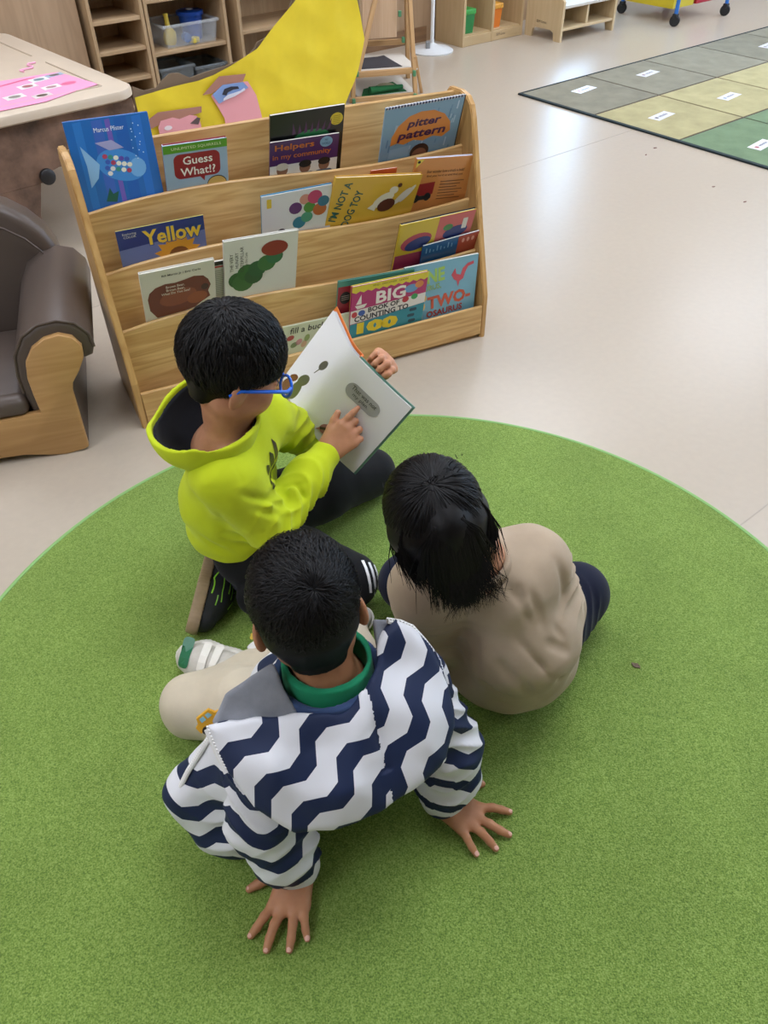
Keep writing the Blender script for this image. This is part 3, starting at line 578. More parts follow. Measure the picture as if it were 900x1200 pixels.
for i in range(16): flat('scale_print', [ell(.076+(i % 5)*.0125+.004*(i//5 % 2), -.084-(i//5)*.013-(i % 5)*.003, .0062, .0055, 9)], random.choice(['#dcdccb', '#a8405c', '#3c8a7c', '#3a5ab0', '#d8d8d2', '#5c4aa0']), f, .0009+i*.00001)
for i in range(14): flat('bubble_print', [ell(.158+.012*math.sin(i*1.9), -.02-.006*i, .0014, .0014, 6)], '#cfe2f2', f, .0009)
flat('plant_print', [[(.055, -.185), (.07, -.155), (.075, -.17), (.09, -.165), (.08, -.19)]], '#1f5a4c', f, .0009)
g_ = book(0, -15, 0, .228, .134, .161, -1.2, .010, '#9db7d0', 'small light blue hardback with a red speech bubble on the top tier', spine='#8aa6c0', edge='#8c2030')
flat('top_band', [[(0, -.0005), (.161, -.0005), (.161, -.022), (0, -.022)]], '#5c9c30', g_, .0003); text('series_line', 'UNLIMITED SQUIRRELS', g_, '#e4ecc0', .083, -.0115, .125, .008)
flat('speech_bubble', [rrect(.118, .066, .016, 5, .082, -.06), [(.085, -.09), (.1, -.09), (.098, -.106)]], '#94242e', g_, .0004); text('title', 'Guess\nWhat!?', g_, '#f2eee8', .083, -.06, .09, .052, .0009, bold=.015)
flat('cover_picture', [ell(.13, -.118, .026, .022, 18)], '#2c2a28', g_, .0005); flat('cover_picture', [ell(.13, -.119, .0245, .0205, 18)], '#c9a860', g_, .0007)
bk0 = book(0, -17, .0125, .506, .164, .204, 0, .006, '#131516', 'black picture book with a yellow round sticker, behind the purple one', hard=False, pages='#d8d4cc')
flat('sticker', [ell(.183, -.035, .018, .017, 18)], '#dcc438', bk0, .0004); 
for q in range(5): flat('sticker_print', [[(.173, -.026-q*.005), (.193, -.0255-q*.005), (.193, -.027-q*.005), (.173, -.0275-q*.005)]], '#a08820', bk0, .0008)
flat('cover_picture', [ell(.115, -.075, .05, .022, 18)], '#2c7848', bk0, .0004); flat('cover_picture', [[(.06+i*.016, -.062), (.07+i*.016, -.058), (.062+i*.018, -.028-.006*(i % 2))] for i in range(7)], '#542a5c', bk0, .0005)
hp = book(0, -17, 0, .501, .099, .193, -1.1, .005, '#4e2a62', 'purple paperback about helpers, front of the pair on the top tier', hard=False)
text('title', 'Helpers', hp, '#c06a2c', .068, -.020, .11, .022, .0006, bold=.02); text('title', 'in my community', hp, '#c06a2c', .09, -.046, .165, .018, .0006, bold=.015)
flat('badge', [ell(.157, -.018, .018, .015, 16)], '#7fa8c8', hp, .0004); text('badge_print', 'MY\nWORLD', hp, '#22406c', .157, -.018, .024, .016, .0008)
flat('photo_strip', [[(0, -.068), (.193, -.068), (.193, -.12), (0, -.12)]], '#e4e2dd', hp, .0003)
for x in (.035, .1, .155): flat('photo_strip', [ell(x, -.083, .016, .018, 14)], '#8a6450', hp, .0005); flat('photo_strip', [ell(x, -.073, .018, .011, 14)], '#d8d0c0' if x < .05 else '#2c2826', hp, .0007)
for x in (.035, .1, .155): flat('photo_strip', [rrect(.05, .03, .008, 3, x, -.113)], '#5a6a80' if x > .05 else '#caa86c', hp, .0006)
dk = book(0, -16, .016, 1.042, .135, .038, -1.5, .005, '#23262e', 'thin black book half hidden behind the spiral-bound book', hard=False, pages='#cfcac0')
pp = book(0, -20, 0, .820, .148, .239, 1.0, .005, '#7fa6c4', 'spiral-bound light blue picture book with an orange cloud shape', hard=False, pages='#dcd8d0')
random.seed(9)
for i in range(46):
    x = random.uniform(.006, .23); y = -random.uniform(.012, .2); L = random.uniform(.012, .028); flat('rain_print', [[(x, y), (x+.004, y), (x+.002, y-L), (x-.002, y-L)]], random.choice(['#a9c6dc', '#b9d2e4', '#5c88b0', '#6a94b8']), pp, .0003+i*.000002)
flat('orange_cloud', [[(.028, -.118), (.03, -.09), (.045, -.06), (.075, -.035), (.11, -.026), (.15, -.028), (.185, -.045), (.208, -.072), (.214, -.10), (.19, -.116), (.16, -.108), (.13, -.118), (.10, -.11), (.07, -.120), (.05, -.112)]], '#d98a3e', pp, .0006)
text('title', 'pitter', pp, '#46204c', .125, -.062, .105, .030, .001, bold=.03, shear=.15); text('title', 'pattern', pp, '#46204c', .122, -.096, .15, .030, .001, bold=.03, shear=.15)
flat('cover_picture', [ell(.125, -.152, .03, .026, 18)], '#3a2620', pp, .0007); flat('cover_picture', [ell(.125, -.162, .024, .022, 16)], '#8a5c48', pp, .0009); flat('cover_picture', [[(.03, -.13), (.09, -.125), (.09, -.21), (.02, -.21)]], '#8fb4d0', pp, .0005)
b = B()
for i in range(26):
    cx = .006+i*.0091; b.tube([(cx, .0035*math.cos(a)-.002, .0038*math.sin(a)-.002) for a in [2*math.pi*q/8 for q in range(9)]], .0009, 5, False)
b.out('spiral_coil', mat('#e4e4ea', .35), pp, True); B().box((.1195, -.002, -.0005), (.236, .006, .0012)).out('punched_edge', mat('#4a5270', .6), pp)
# tier 1
yl = book(1, -12, 0, .067, .103, .222, .2, .004, '#2b3a7c', 'navy paperback titled Yellow with a sunflower on the second tier', hard=False, pages='#d8c850')
flat('sky_print', [[(0, -.055), (.222, -.04), (.222, -.13), (0, -.13)]], '#6a78ac', yl, .0003); flat('sunflower', [[(.145+.062*math.cos(a)*(1 if i % 2 else .72), -.094+.058*math.sin(a)*(1 if i % 2 else .72)) for i, a in enumerate([2*math.pi*q/28 for q in range(28)])]], '#d99a30', yl, .0004); flat('sunflower', [ell(.148, -.096, .026, .022, 16)], '#7a4a24', yl, .0006)
text('title', 'Yellow', yl, '#30508c', .138, -.033, .156, .048, .0007, bold=.06); text('title', 'Yellow', yl, '#e8c43a', .138, -.033, .15, .043, .001, bold=.025); text('series_line', 'Exploring\nCOLOR', yl, '#d8d8d0', .032, -.016, .034, .015, .0008)
ci = book(1, -15, 0, .443, .127, .199, 0, .008, '#d6d8da', 'white picture book with overlapping coloured circles on the second tier', spine='#3c8cb4', edge='#3c8cb4')
for (x, y, r, c) in ((.095, -.052, .0185, '#5c2c6a'), (.15, -.028, .021, '#b43a64'), (.122, -.03, .016, '#c88c7c'), (.135, -.056, .017, '#4c8a38'), (.175, -.045, .017, '#2c6c86'), (.165, -.068, .02, '#b0602c'), (.128, -.085, .017, '#4c9478'), (.106, -.098, .019, '#2c7894'), (.055, -.118, .012, '#403440'), (.04, -.13, .01, '#505460')): flat('circle_print', [ell(x, y, r, r*.95, 20)], c, ci, .0004+abs(x)*.001)
flat('yellow_label', [rrect(.013, .027, .002, 2, .021, -.024)], '#d8bc3c', ci, .0004)
orr = book(1, -14, .0125, .901, .143, .199, -6.2, .009, '#d08c4c', 'orange paperback with a red truck and printed text, right end of second tier', hard=False, pages='#c6cad8', edge='#b87838')
text('text_line', 'Ever wonder how a truck is built?', orr, '#2a1c14', .105, -.040, .125, .009, .0006, shear=.1); text('text_line', 'find you hard to and find out', orr, '#2a1c14', .105, -.054, .12, .008, .0006, shear=.1)
for q in range(7): flat('text_line', [[(.095, -.072-q*.009), (.175-.01*(q % 3), -.072-q*.009), (.175-.01*(q % 3), -.0745-q*.009), (.095, -.0745-q*.009)]], '#7a5430', orr, .0005)
flat('truck_print', [[(.012, -.078), (.078, -.072), (.078, -.11), (.012, -.116)]], '#982c2c', orr, .0005); flat('truck_print', [ell(.026, -.122, .011, .013, 14), ell(.062, -.118, .011, .013, 14), [(.016, -.116), (.074, -.111), (.074, -.124), (.016, -.13)]], '#2c3438', orr, .0007)
flat('corner_mark', [[(.002, -.002), (.025, -.002), (.002, -.026)]], '#e0cc50', orr, .0005); flat('corner_mark', [ell(.009, -.009, .005, .004, 10)], '#22201c', orr, .0007)
dt = book(1, -18, 0, .648, .148, .269, -8.6, .011, '#d8ae3c', 'mustard yellow hardback with large green lettering, leaning on second tier', pages='#e6ddc4', edge='#cf9f34')
text('title', "I'M NOT A", dt, '#34625a', .030, -.075, .125, .025, .0007, rot=78, bold=.02); text('title', 'DOG TOY', dt, '#34625a', .072, -.098, .115, .025, .0007, rot=78, bold=.02)
flat('cover_picture', [ell(.165, -.075, .035, .018, 16, 35), ell(.19, -.045, .014, .012, 12), [(.12, -.10), (.15, -.075), (.145, -.11)]], '#e2dccb', dt, .0005); flat('cover_picture', [ell(.178, -.092, .028, .02, 14, 20), ell(.205, -.030, .007, .007, 10)], '#5c3428', dt, .0008); flat('cover_picture', [ell(.222, -.066, .035, .009, 14, 50), ell(.238, -.058, .033, .007, 14, 55)], '#dcd6c8', dt, .0007)
oe = book(1, -15, .0125, .76, .135, .08, -3, .003, '#c85a2c', 'thin orange book, only its top edge showing behind the mustard book', hard=False)
# tier 2
br = book(2, -20, 0, .087, .170, .191, -.5, .009, '#d8d6cc', 'white hardback with a large brown animal shape on the third tier')
text('author_line', 'Bill Martin Jr / Eric Carle', br, '#2a2a2a', .104, -.021, .10, .0085, .0006, bold=.01)
flat('brown_shape', [[(.012, -.09), (.018, -.07), (.035, -.055), (.06, -.048), (.085, -.050), (.11, -.046), (.135, -.040), (.16, -.045), (.172, -.06), (.178, -.08), (.170, -.1), (.175, -.12), (.15, -.135), (.13, -.15), (.10, -.155), (.03, -.16), (.014, -.13)]], '#6e3524', br, .0004); flat('brown_shape', [ell(.09, -.10, .05, .028, 16, 10)], '#8a4a30', br, .0006); flat('brown_shape', [ell(.14, -.115, .028, .02, 14, 10)], '#94502c', br, .0007); flat('brown_shape', [ell(.162, -.083, .01, .011, 12)], '#3c2018', br, .0008)
text('title', 'Brown Bear,\nBrown Bear,\nWhat Do You See?', br, '#e4d8cc', .085, -.071, .075, .030, .001, bold=.01)
sl = book(2, -14, .0125, .262, .136, .06, -1.9, .006, '#c9c8c2', 'thin pale book with a black top edge wedged between two white books', hard=False)
flat('cover_print', [[(0, 0), (.06, 0), (.06, -.012), (0, -.012)]], '#1c1c20', sl, .0003); flat('cover_print', [[(0, -.014), (.06, -.014), (.06, -.019), (0, -.019)]], '#b03038', sl, .0003)
for q in range(14): flat('cover_print', [[(.004, -.028-q*.006), (.054, -.028-q*.006), (.054, -.030-q*.006), (.004, -.030-q*.006)]], '#8c8c88', sl, .0004)
cp = book(2, -14, 0, .310, .199, .203, -2.6, .009, '#d8d8d2', 'white hardback with a green caterpillar shape on the third tier')
for i, (s_, xx) in enumerate((('THE VERY', .020), ('HUNGRY', .034), ('CATERPILLAR', .048), ('by Eric Carle', .061))): text('title', s_, cp, '#3a3a34', xx, -.062-.006*(i == 0), (.055, .048, .078, .04)[i], .009, .0006, rot=90)
for (x, y, r, c) in ((.036, -.125, .026, '#2f5c2c'), (.062, -.105, .027, '#33652f'), (.09, -.098, .026, '#2a5a34'), (.116, -.085, .026, '#3a6c38'), (.138, -.068, .024, '#2f6a44'), (.05, -.135, .03, '#3c6a34'), (.08, -.12, .026, '#2c5630')): flat('green_shape', [ell(x, y, r, r*.95, 16)], c, cp, .0004+x*.002)
flat('red_shape', [ell(.138, -.042, .037, .023, 22)], '#8a2c22', cp, .0009)
el = book(2, -21, .0105, .814, .140, .243, .7, .009, '#d8be3c', 'half yellow half pink hardback with blue shapes on the third tier', edge='#26242c', pages='#d8d0b0')
flat('pink_half', [[(.125, -.0005), (.2425, -.0005), (.2425, -.22), (.12, -.22)]], '#cf6a6c', el, .0003); flat('cover_picture', [ell(.062, -.074, .05, .03, 18, 10)], '#b8485c', el, .0005); flat('cover_picture', [ell(.068, -.082, .042, .022, 18, 14)], '#2c3c7c', el, .0007); flat('cover_picture', [ell(.188, -.068, .04, .022, 18, 10)], '#2c3c7c', el, .0007); flat('cover_picture', [ell(.16, -.045, .016, .012, 12)], '#4c8c54', el, .0008)
flat('white_label', [rrect(.016, .038, .002, 2, .214, -.042)], '#dcdcd6', el, .0008); flat('pink_band', [[(0, -.115), (.12, -.115), (.12, -.22), (0, -.22)]], '#a83c64', el, .0004)
bl = book(2, -21, 0, .898, .053, .186, 3.9, .005, '#1f5c94', 'blue and red paperback slipped in front of the yellow and pink book', hard=False)
flat('red_third', [[(.118, -.0003), (.1858, -.0003), (.1858, -.1), (.118, -.1)]], '#a84430', bl, .0003)
for q in range(8): flat('letter_print', [[(.012+q*.012, -.012-.006*(q % 3)), (.015+q*.012, -.012-.006*(q % 3)), (.015+q*.012, -.032), (.012+q*.012, -.032)]], '#8cb8d8', bl, .0005)
for q in range(3): flat('letter_print', [ell(.135+q*.016, -.02, .005, .009, 8)], '#d8a090', bl, .0005)
# tier 3 (front)
HB = -.084
fb = book(3, -5, 0, .435, .091, .21, -1.6, .006, '#c9cdb0', 'pale green picture book low on the front tier behind the open book', hb=HB)
text('title', 'fill a bucket', fb, '#2c2a2a', .085, -.018, .13, .019, .0006, bold=.01, shear=.2)
for (x, y, c) in ((.02, -.04, '#a84c44'), (.045, -.058, '#c08a8a'), (.07, -.05, '#8a9c60'), (.095, -.06, '#b86c60'), (.03, -.065, '#7c8c5c'), (.06, -.068, '#c4a080')): flat('cover_picture', [ell(x, y, .012, .008, 12, x*900)], c, fb, .0005)
te = book(3, -8, .022, .610, .183, .239, -3.7, .008, '#4c8c80', 'teal and red hardback behind the magenta counting book', hb=HB, pages='#d8d4c8')
flat('red_panel', [[(.0, -.018), (.05, -.018), (.05, -.2), (0, -.2)]], '#98283a', te, .0003); flat('seal', [ell(.024, -.055, .017, .020, 18)], '#22202a', te, .0005); flat('seal', [[(.012, -.048-q*.006), (.036, -.047-q*.006), (.036, -.0485-q*.006), (.012, -.0495-q*.006)] for q in range(3)], '#b8a8a0', te, .0008)
tw = book(3, 0, .0165, .826, .168, .248, -1.6, .008, '#74a9bd', 'light blue dinosaur picture book at the right end of the front tier', hb=HB, hard=False)
text('title', 'ONE', tw, '#9cc05c', .085, -.042, .10, .045, .0006, bold=.04, rot=4); text('title', 'OSAURUS,', tw, '#8cb060', .075, -.080, .10, .02, .0006, bold=.02, rot=4)
text('title', 'TWO-', tw, '#c4583e', .155, -.124, .15, .042, .0008, bold=.04, rot=3); text('title', 'OSAURUS', tw, '#a83c2c', .142, -.162, .125, .021, .0007, bold=.03, rot=3)
flat('dino_shape', [[(.158, -.05), (.17, -.03), (.175, -.05), (.19, -.055), (.196, -.035), (.212, -.022), (.232, -.018), (.234, -.027), (.214, -.032), (.205, -.05), (.200, -.068), (.188, -.074), (.184, -.092), (.178, -.072), (.168, -.066)]], '#c4505c', tw, .0009); flat('dino_shape', [ell(.045, -.135, .028, .022, 16), ell(.065, -.108, .012, .012, 12), rrect(.01, .03, .003, 2, .03, -.16), rrect(.01, .03, .003, 2, .06, -.16)], '#d8b868', tw, .0009)
bg_ = book(3, -10, 0, .639, .176, .241, -1.5, .010, '#b02c6c', 'magenta counting book with big yellow numerals on the front tier', hb=HB, edge='#d8c83c')
flat('yellow_band', [[(.0, 0), (.241, 0), (.241, -.018)]+[(.241-.012*i, -.018-.006*(i % 2)) for i in range(1, 20)]+[(.0, -.018)]], '#dccb3c', bg_, .0003); text('top_line', 'FIND . DISCOVER . LEARN', bg_, '#6a5a1c', .12, -.008, .11, .006, .0006)
text('title', 'BIG', bg_, '#f0e8e4', .125, -.05, .095, .043, .0008, bold=.03, rot=2); flat('white_band', [[(.0, -.082), (.241, -.070), (.241, -.105), (.0, -.128)]], '#e2dcd8', bg_, .0004)
text('title', 'BOOK OF', bg_, '#22202c', .105, -.086, .10, .017, .0008, bold=.03, rot=3); text('title', 'COUNTING TO', bg_, '#22202c', .10, -.109, .175, .019, .0008, bold=.03, rot=3)
flat('teal_panel', [[(.0, -.13), (.241, -.105), (.241, -.22), (0, -.22)]], '#2c8a9c', bg_, .0004); text('numerals', '100', bg_, '#e4c828', .09, -.148, .135, .042, .0009, bold=.07)
flat('dot_print', [ell(.175, -.080, .011, .010, 14)], '#b8303c', bg_, .0006); flat('dot_print', [ell(.204, -.076, .011, .010, 14)], '#3c9c58', bg_, .0006); flat('dot_print', [ell(.035, -.094, .011, .010, 14)], '#3858a4', bg_, .0006); flat('dot_print', [ell(.012, -.096, .009, .010, 14)], '#c43c44', bg_, .0006)
flat('boat_print', [[(.015, -.062), (.03, -.03), (.032, -.062)], [(.012, -.066), (.05, -.064), (.042, -.076), (.02, -.078)]], '#e8e2dc', bg_, .0006); flat('umbrella_print', [ell(.19, -.045, .022, .014, 16)], '#6a9cc8', bg_, .0006); flat('umbrella_print', [ell(.215, -.036, .014, .012, 14)], '#d88a4c', bg_, .0007)
flat('animal_print', [rrect(.024, .011, .004, 2, .205, -.122), rrect(.024, .011, .004, 2, .2, -.142), rrect(.024, .011, .004, 2, .205, -.162)], '#1f4858', bg_, .0006)
# ---------------------------------------------------------------- implicit-surface toolkit for bodies and clothes
import openvdb
from mathutils.bvhtree import BVHTree
A3 = lambda *v: np.array(v, float)
def unit(v): v = np.asarray(v, float); return v/np.linalg.norm(v)
def frame(fwd, up):
    """columns: person's right, forward, up"""
    f = unit(fwd); u = np.asarray(up, float); u = unit(u-f*(u@f)); r = np.cross(f, u); return np.stack([r, f, u], 1)
def rotm(axis, deg):
    a = unit(axis); t = R_(deg); K = np.array([[0, -a[2], a[1]], [a[2], 0, -a[0]], [-a[1], a[0], 0]]); return np.eye(3)+math.sin(t)*K+(1-math.cos(t))*K@K
class S:
    """list of primitives with smooth union / subtraction, meshed with OpenVDB"""
    def __init__(s): s.p = []
    def rc(s, a, b, ra, rb=None, k=.02, sub=False, sq=None):
        a = np.asarray(a, float); b = np.asarray(b, float); rb = ra if rb is None else rb; m = max(ra, rb)
        s.p.append(('rc', (a, b, ra, rb, sq), k, sub, np.minimum(a, b)-m, np.maximum(a, b)+m)); return s
    def path(s, pts, rs, k=.02, sq=None):
        for i in range(len(pts)-1): s.rc(pts[i], pts[i+1], rs[i], rs[i+1], k if i == 0 else min(k, .02), sq=sq)
        return s
    def el(s, c, r, M=None, k=.02, sub=False):
        c = np.asarray(c, float); r = np.asarray(r, float); M = np.eye(3) if M is None else M; m = r.max()
        s.p.append(('el', (c, r, M), k, sub, c-m, c+m)); return s
    def fn(s, f, lo, hi, k=.02, sub=False): s.p.append(('fn', f, k, sub, np.asarray(lo, float), np.asarray(hi, float))); return s
    def field(s, vox, pad=.02, lo=None, hi=None, post=None):
        adds = [q for q in s.p if not q[3]]
        if lo is None: lo = np.min([q[4] for q in adds], 0)-pad; hi = np.max([q[5] for q in adds], 0)+pad
        n = np.ceil((hi-lo)/vox).astype(int)+1; D = np.full(n, .06, np.float32)
        ax = [lo[i]+vox*np.arange(n[i]) for i in range(3)]
        for typ, a, k, sub, l, h in s.p:
            ext = .045+k; i0 = np.clip(np.floor((l-ext-lo)/vox).astype(int), 0, n); i1 = np.clip(np.ceil((h+ext-lo)/vox).astype(int)+1, 0, n)
            if (i1 <= i0).any(): continue
            X = ax[0][i0[0]:i1[0]][:, None, None].astype(np.float32); Y = ax[1][i0[1]:i1[1]][None, :, None].astype(np.float32); Z = ax[2][i0[2]:i1[2]][None, None, :].astype(np.float32)
            if typ == 'rc':
                p, q, ra, rb, sq = a; d = (q-p).astype(np.float32); L = float(d@d)+1e-12; x, y, z = X-p[0], Y-p[1], Z-p[2]
                t = np.clip((x*d[0]+y*d[1]+z*d[2])/L, 0, 1); rx, ry, rz = x-t*d[0], y-t*d[1], z-t*d[2]
                if sq is not None:
                    nn, fa = sq; c = (rx*nn[0]+ry*nn[1]+rz*nn[2])*(fa-1); rx = rx+c*nn[0]; ry = ry+c*nn[1]; rz = rz+c*nn[2]
                v = np.sqrt(rx*rx+ry*ry+rz*rz)-(ra+(rb-ra)*t)
            elif typ == 'el':
                c, r, M = a; x, y, z = X-c[0], Y-c[1], Z-c[2]; u = [(x*M[0, j]+y*M[1, j]+z*M[2, j]) for j in range(3)]
                k0 = np.sqrt(sum((u[j]/r[j])**2 for j in range(3))); k1 = np.sqrt(sum((u[j]/r[j]**2)**2 for j in range(3)))+1e-9; v = k0*(k0-1)/k1
            else: v = a(X, Y, Z)
            B_ = D[i0[0]:i1[0], i0[1]:i1[1], i0[2]:i1[2]]
            if sub:
                g = np.maximum(k-np.abs(B_+v), 0)/max(k, 1e-6); B_[...] = np.maximum(B_, -v)+g*g*k*.25
            else:
                g = np.maximum(k-np.abs(B_-v), 0)/max(k, 1e-6); B_[...] = np.minimum(B_, v)-g*g*k*.25
        if post is not None: D = post(D, ax).astype(np.float32)
        return D, lo, ax
    def mesh(s, name, m, parent=None, vox=.004, post=None, lo=None, hi=None):
        D, lo, ax = s.field(vox, lo=lo, hi=hi, post=post); return grid_mesh(name, D, lo, vox, m, parent)
def grid_mesh(name, D, lo, vox, m, parent=None):
    D = np.clip(D, -.06, .06).astype(np.float32); D[0] = D[-1] = .06; D[:, 0] = D[:, -1] = .06; D[:, :, 0] = D[:, :, -1] = .06
    g = openvdb.FloatGrid(.06); g.copyFromArray(np.ascontiguousarray(D)); pts, tri, quad = g.convertToPolygons(0.0, 0.0)
    v = pts*vox+lo; nq = len(quad); nt_ = len(tri)
    me = bpy.data.meshes.new(name); me.vertices.add(len(v)); me.vertices.foreach_set('co', v.astype(np.float32).ravel())
    idx = np.concatenate([quad[:, ::-1].ravel(), tri[:, ::-1].ravel()]) if nt_ else quad[:, ::-1].ravel()
    me.loops.add(len(idx)); me.loops.foreach_set('vertex_index', idx.astype(np.int32))
    st = np.concatenate([np.arange(nq)*4, nq*4+np.arange(nt_)*3]).astype(np.int32)
    me.polygons.add(nq+nt_); me.polygons.foreach_set('loop_start', st); me.update(calc_edges=True); me.validate()
    c = me.polygons[0]
    bm = bmesh.new(); bm.from_mesh(me)
    if bm.calc_volume(signed=True) < 0: bmesh.ops.reverse_faces(bm, faces=bm.faces)
    bm.to_mesh(me); bm.free()
    return link(name, me, m, parent, True)
def near(D, ax, f, band=.025):
    """add f(x,y,z) to the field close to the surface"""
    I = np.nonzero(np.abs(D) < band); D[I] += f(ax[0][I[0]], ax[1][I[1]], ax[2][I[2]]).astype(np.float32); return D
def vn(x, y, z, s, seed=0.):
    """cheap smooth noise, about -1..1"""
    r = np.random.RandomState(int(seed*10)+3); o = 0
    for i in range(6):
        d = r.normal(size=3); d /= np.linalg.norm(d); o = o+np.sin((x*d[0]+y*d[1]+z*d[2])*s*(1+.5*r.rand())+r.rand()*6.28)
    return o/3.
def crease(lines):
    """lines: (p0, p1, depth, width) -> field that cuts (depth>0) or raises folds"""
    def f(x, y, z):
        o = np.zeros_like(x)
        for p, q, dep, w in lines:
            p = np.asarray(p, float); q = np.asarray(q, float); d = q-p; L = d@d; t = np.clip(((x-p[0])*d[0]+(y-p[1])*d[1]+(z-p[2])*d[2])/L, 0, 1)
            e = (x-p[0]-t*d[0])**2+(y-p[1]-t*d[1])**2+(z-p[2]-t*d[2])**2; o = o+dep*np.exp(-e/(w*w))*np.sin(np.pi*np.clip(t*.9+.05, 0, 1))
        return o
    return f
def limb_folds(a, b, amp, n, ph=0., tw=2.5, t0=0., t1=1.):
    a = np.asarray(a, float); b = np.asarray(b, float); d = b-a; L = d@d; u = unit(np.cross(d, (.31, .2, .93))); w = np.cross(unit(d), u)
    def f(x, y, z):
        X, Y, Z = x-a[0], y-a[1], z-a[2]; t = (X*d[0]+Y*d[1]+Z*d[2])/L; rx, ry, rz = X-t*d[0], Y-t*d[1], Z-t*d[2]
        an = np.arctan2(rx*w[0]+ry*w[1]+rz*w[2], rx*u[0]+ry*u[1]+rz*u[2]); m = np.clip((t-t0)*8, 0, 1)*np.clip((t1-t)*8, 0, 1)*np.exp(-((np.sqrt(rx*rx+ry*ry+rz*rz)/.09)**4))
        q = np.sin(2*np.pi*n*t+tw*np.sin(an+ph)+1.3*np.sin(2*an+ph*2)+ph); return -amp*m*(1-2*np.abs(q)**.7)*(.6+.4*np.sin(an*1.0+ph*3))
    return f
def fsum(*fs): return lambda x, y, z: sum(f(x, y, z) for f in fs)
def verts_np(o): n = len(o.data.vertices); a = np.empty(n*3, np.float32); o.data.vertices.foreach_get('co', a); return a.reshape(-1, 3)
def set_attr(o, name, vec):
    a = o.data.attributes.new(name, 'FLOAT_VECTOR', 'POINT'); a.data.foreach_set('vector', np.asarray(vec, np.float32).ravel())
def bvh_of(o): return BVHTree.FromPolygons([v.co[:] for v in o.data.vertices], [p.vertices[:] for p in o.data.polygons])
def project(o, bvh, origin, X, Y, N, off=.0012, start=.12):
    """drop a decal mesh built in local xy onto a surface, along -N"""
    X, Y, N = Vector(unit(X)), Vector(unit(Y)), Vector(unit(N)); O = Vector(origin)
    bm = bmesh.new(); bm.from_mesh(o.data)
    for _ in range(2): bmesh.ops.subdivide_edges(bm, edges=[e for e in bm.edges if e.calc_length() > .006], cuts=1)
    bmesh.ops.triangulate(bm, faces=bm.faces[:])
    for v in bm.verts:
        p = O+X*v.co.x+Y*v.co.y; h = bvh.ray_cast(p+N*start, -N, .3)
        v.co = (h[0]+(h[1] if h[1].dot(N) > 0 else -h[1])*off) if h[0] is not None else p
    for f in bm.faces: f.normal_update()
    for f in bm.faces:
        if f.normal.dot(N) < 0: f.normal_flip()
    bm.to_mesh(o.data); bm.free(); return o
# ---------------------------------------------------------------- anatomy
def head(s, o, M, sc=1., neck=None, ear=1.):
    L = lambda x, y, z: o+M@(A3(x, y, z)*sc); E = lambda c, r, k=.02, sub=False, R=None: s.el(L(*c), A3(*r)*sc, M if R is None else M@R, k, sub)
    E((0, -.010, .030), (.071, .086, .078)); E((0, .020, -.030), (.059, .062, .068), .03); E((0, .046, -.084), (.024, .024, .020), .03)
    for x in (-1, 1): E((x*.034, .046, -.042), (.027, .028, .028), .03); E((x*.046, .0, -.06), (.014, .03, .022), .03)
    E((0, .068, .03), (.045, .014, .03), .025)
    s.rc(L(0, .081, -.008), L(0, .092, -.036), .0065*sc, .0095*sc, .014)
    for x in (-1, 1):
        E((x*.009, .086, -.039), (.007, .008, .006), .008); E((x*.030, .088, -.008), (.017, .010, .009), .012, True); E((x*.030, .074, -.008), (.013, .009, .008), .004)
        E((x*(.074 if ear == 1. else .066), -.010, -.022), (.008, .020*ear, .030*ear), .008, R=rotm((0, 0, 1), x*28)@rotm((1, 0, 0), -10)); E((x*.084, .002, -.020), (.006, .010, .017), .005, True, R=rotm((0, 0, 1), x*28))
    E((0, .083, -.064), (.019, .007, .0045), .006); E((0, .082, -.071), (.016, .007, .005), .006); E((0, .092, -.0675), (.02, .008, .0012), .002, True)
    s.rc(L(0, -.018, -.045), L(0, -.034, -.12) if neck is None else neck, .037*sc, .038*sc, .03)
def hand(s, w, F, P, side, curl=(10, 12, 12), spread=6., sc=1., per=None, thumb=None, k=.006, tips=None):
    """w wrist; F finger direction; P palm-facing direction; side: +1 thumb lies towards cross(F,P)"""
    F = unit(F); P = np.asarray(P, float); P = unit(P-F*(P@F)); T = np.cross(F, P)*side
    base = [.023, .0078, -.0078, -.022]; ln = [.047, .053, .049, .038]; fb = [.058, .061, .058, .052]; ra = [.0072, .0074, .0071, .0064]
    s.rc(w-F*.02*sc, w+F*.012*sc, .019*sc, .018*sc, .02, sq=(P, 1.3))
    out = []
    for i in range(4):
        b = w+(F*fb[i]+T*base[i])*sc; s.rc(w+(F*.010+T*base[i]*.55)*sc, b, .0125*sc, .0095*sc, .012)
        sp = (spread*(1.5-i) if per is None or 'sp' not in per[i] else per[i]['sp']); cu = curl if per is None or 'c' not in per[i] else per[i]['c']
        d = rotm(np.cross(P, T)*0+P, 0)@F; d = unit(F*math.cos(R_(sp))+T*math.sin(R_(sp))); ax = np.cross(d, P); p = b; r0 = ra[i]*sc
        for j, fr in enumerate((.44, .31, .25)):
            d = rotm(ax, cu[j])@d; q = p+d*ln[i]*fr*sc; r1 = r0*(.94 if j < 2 else .84); s.rc(p, q, r0, r1, k if j == 0 else .003); p = q; r0 = r1
        out.append((p, d, np.cross(ax, d)))
    tb = w+(F*.014+T*.018-P*-.004)*sc; td = unit(F*.62+T*.78+P*.15) if thumb is None else unit(F*thumb[0]+T*thumb[1]+P*thumb[2])
    p = tb+td*.026*sc; s.rc(tb, p, .012*sc, .0088*sc, .012); td2 = unit(td+F*.25); q = p+td2*.019*sc; s.rc(p, q, .0086*sc, .0080*sc, .003); td3 = unit(td2+F*.15); e = q+td3*.016*sc; s.rc(q, e, .0080*sc, .0066*sc, .003)
    out.append((e, td3, -P)); return out
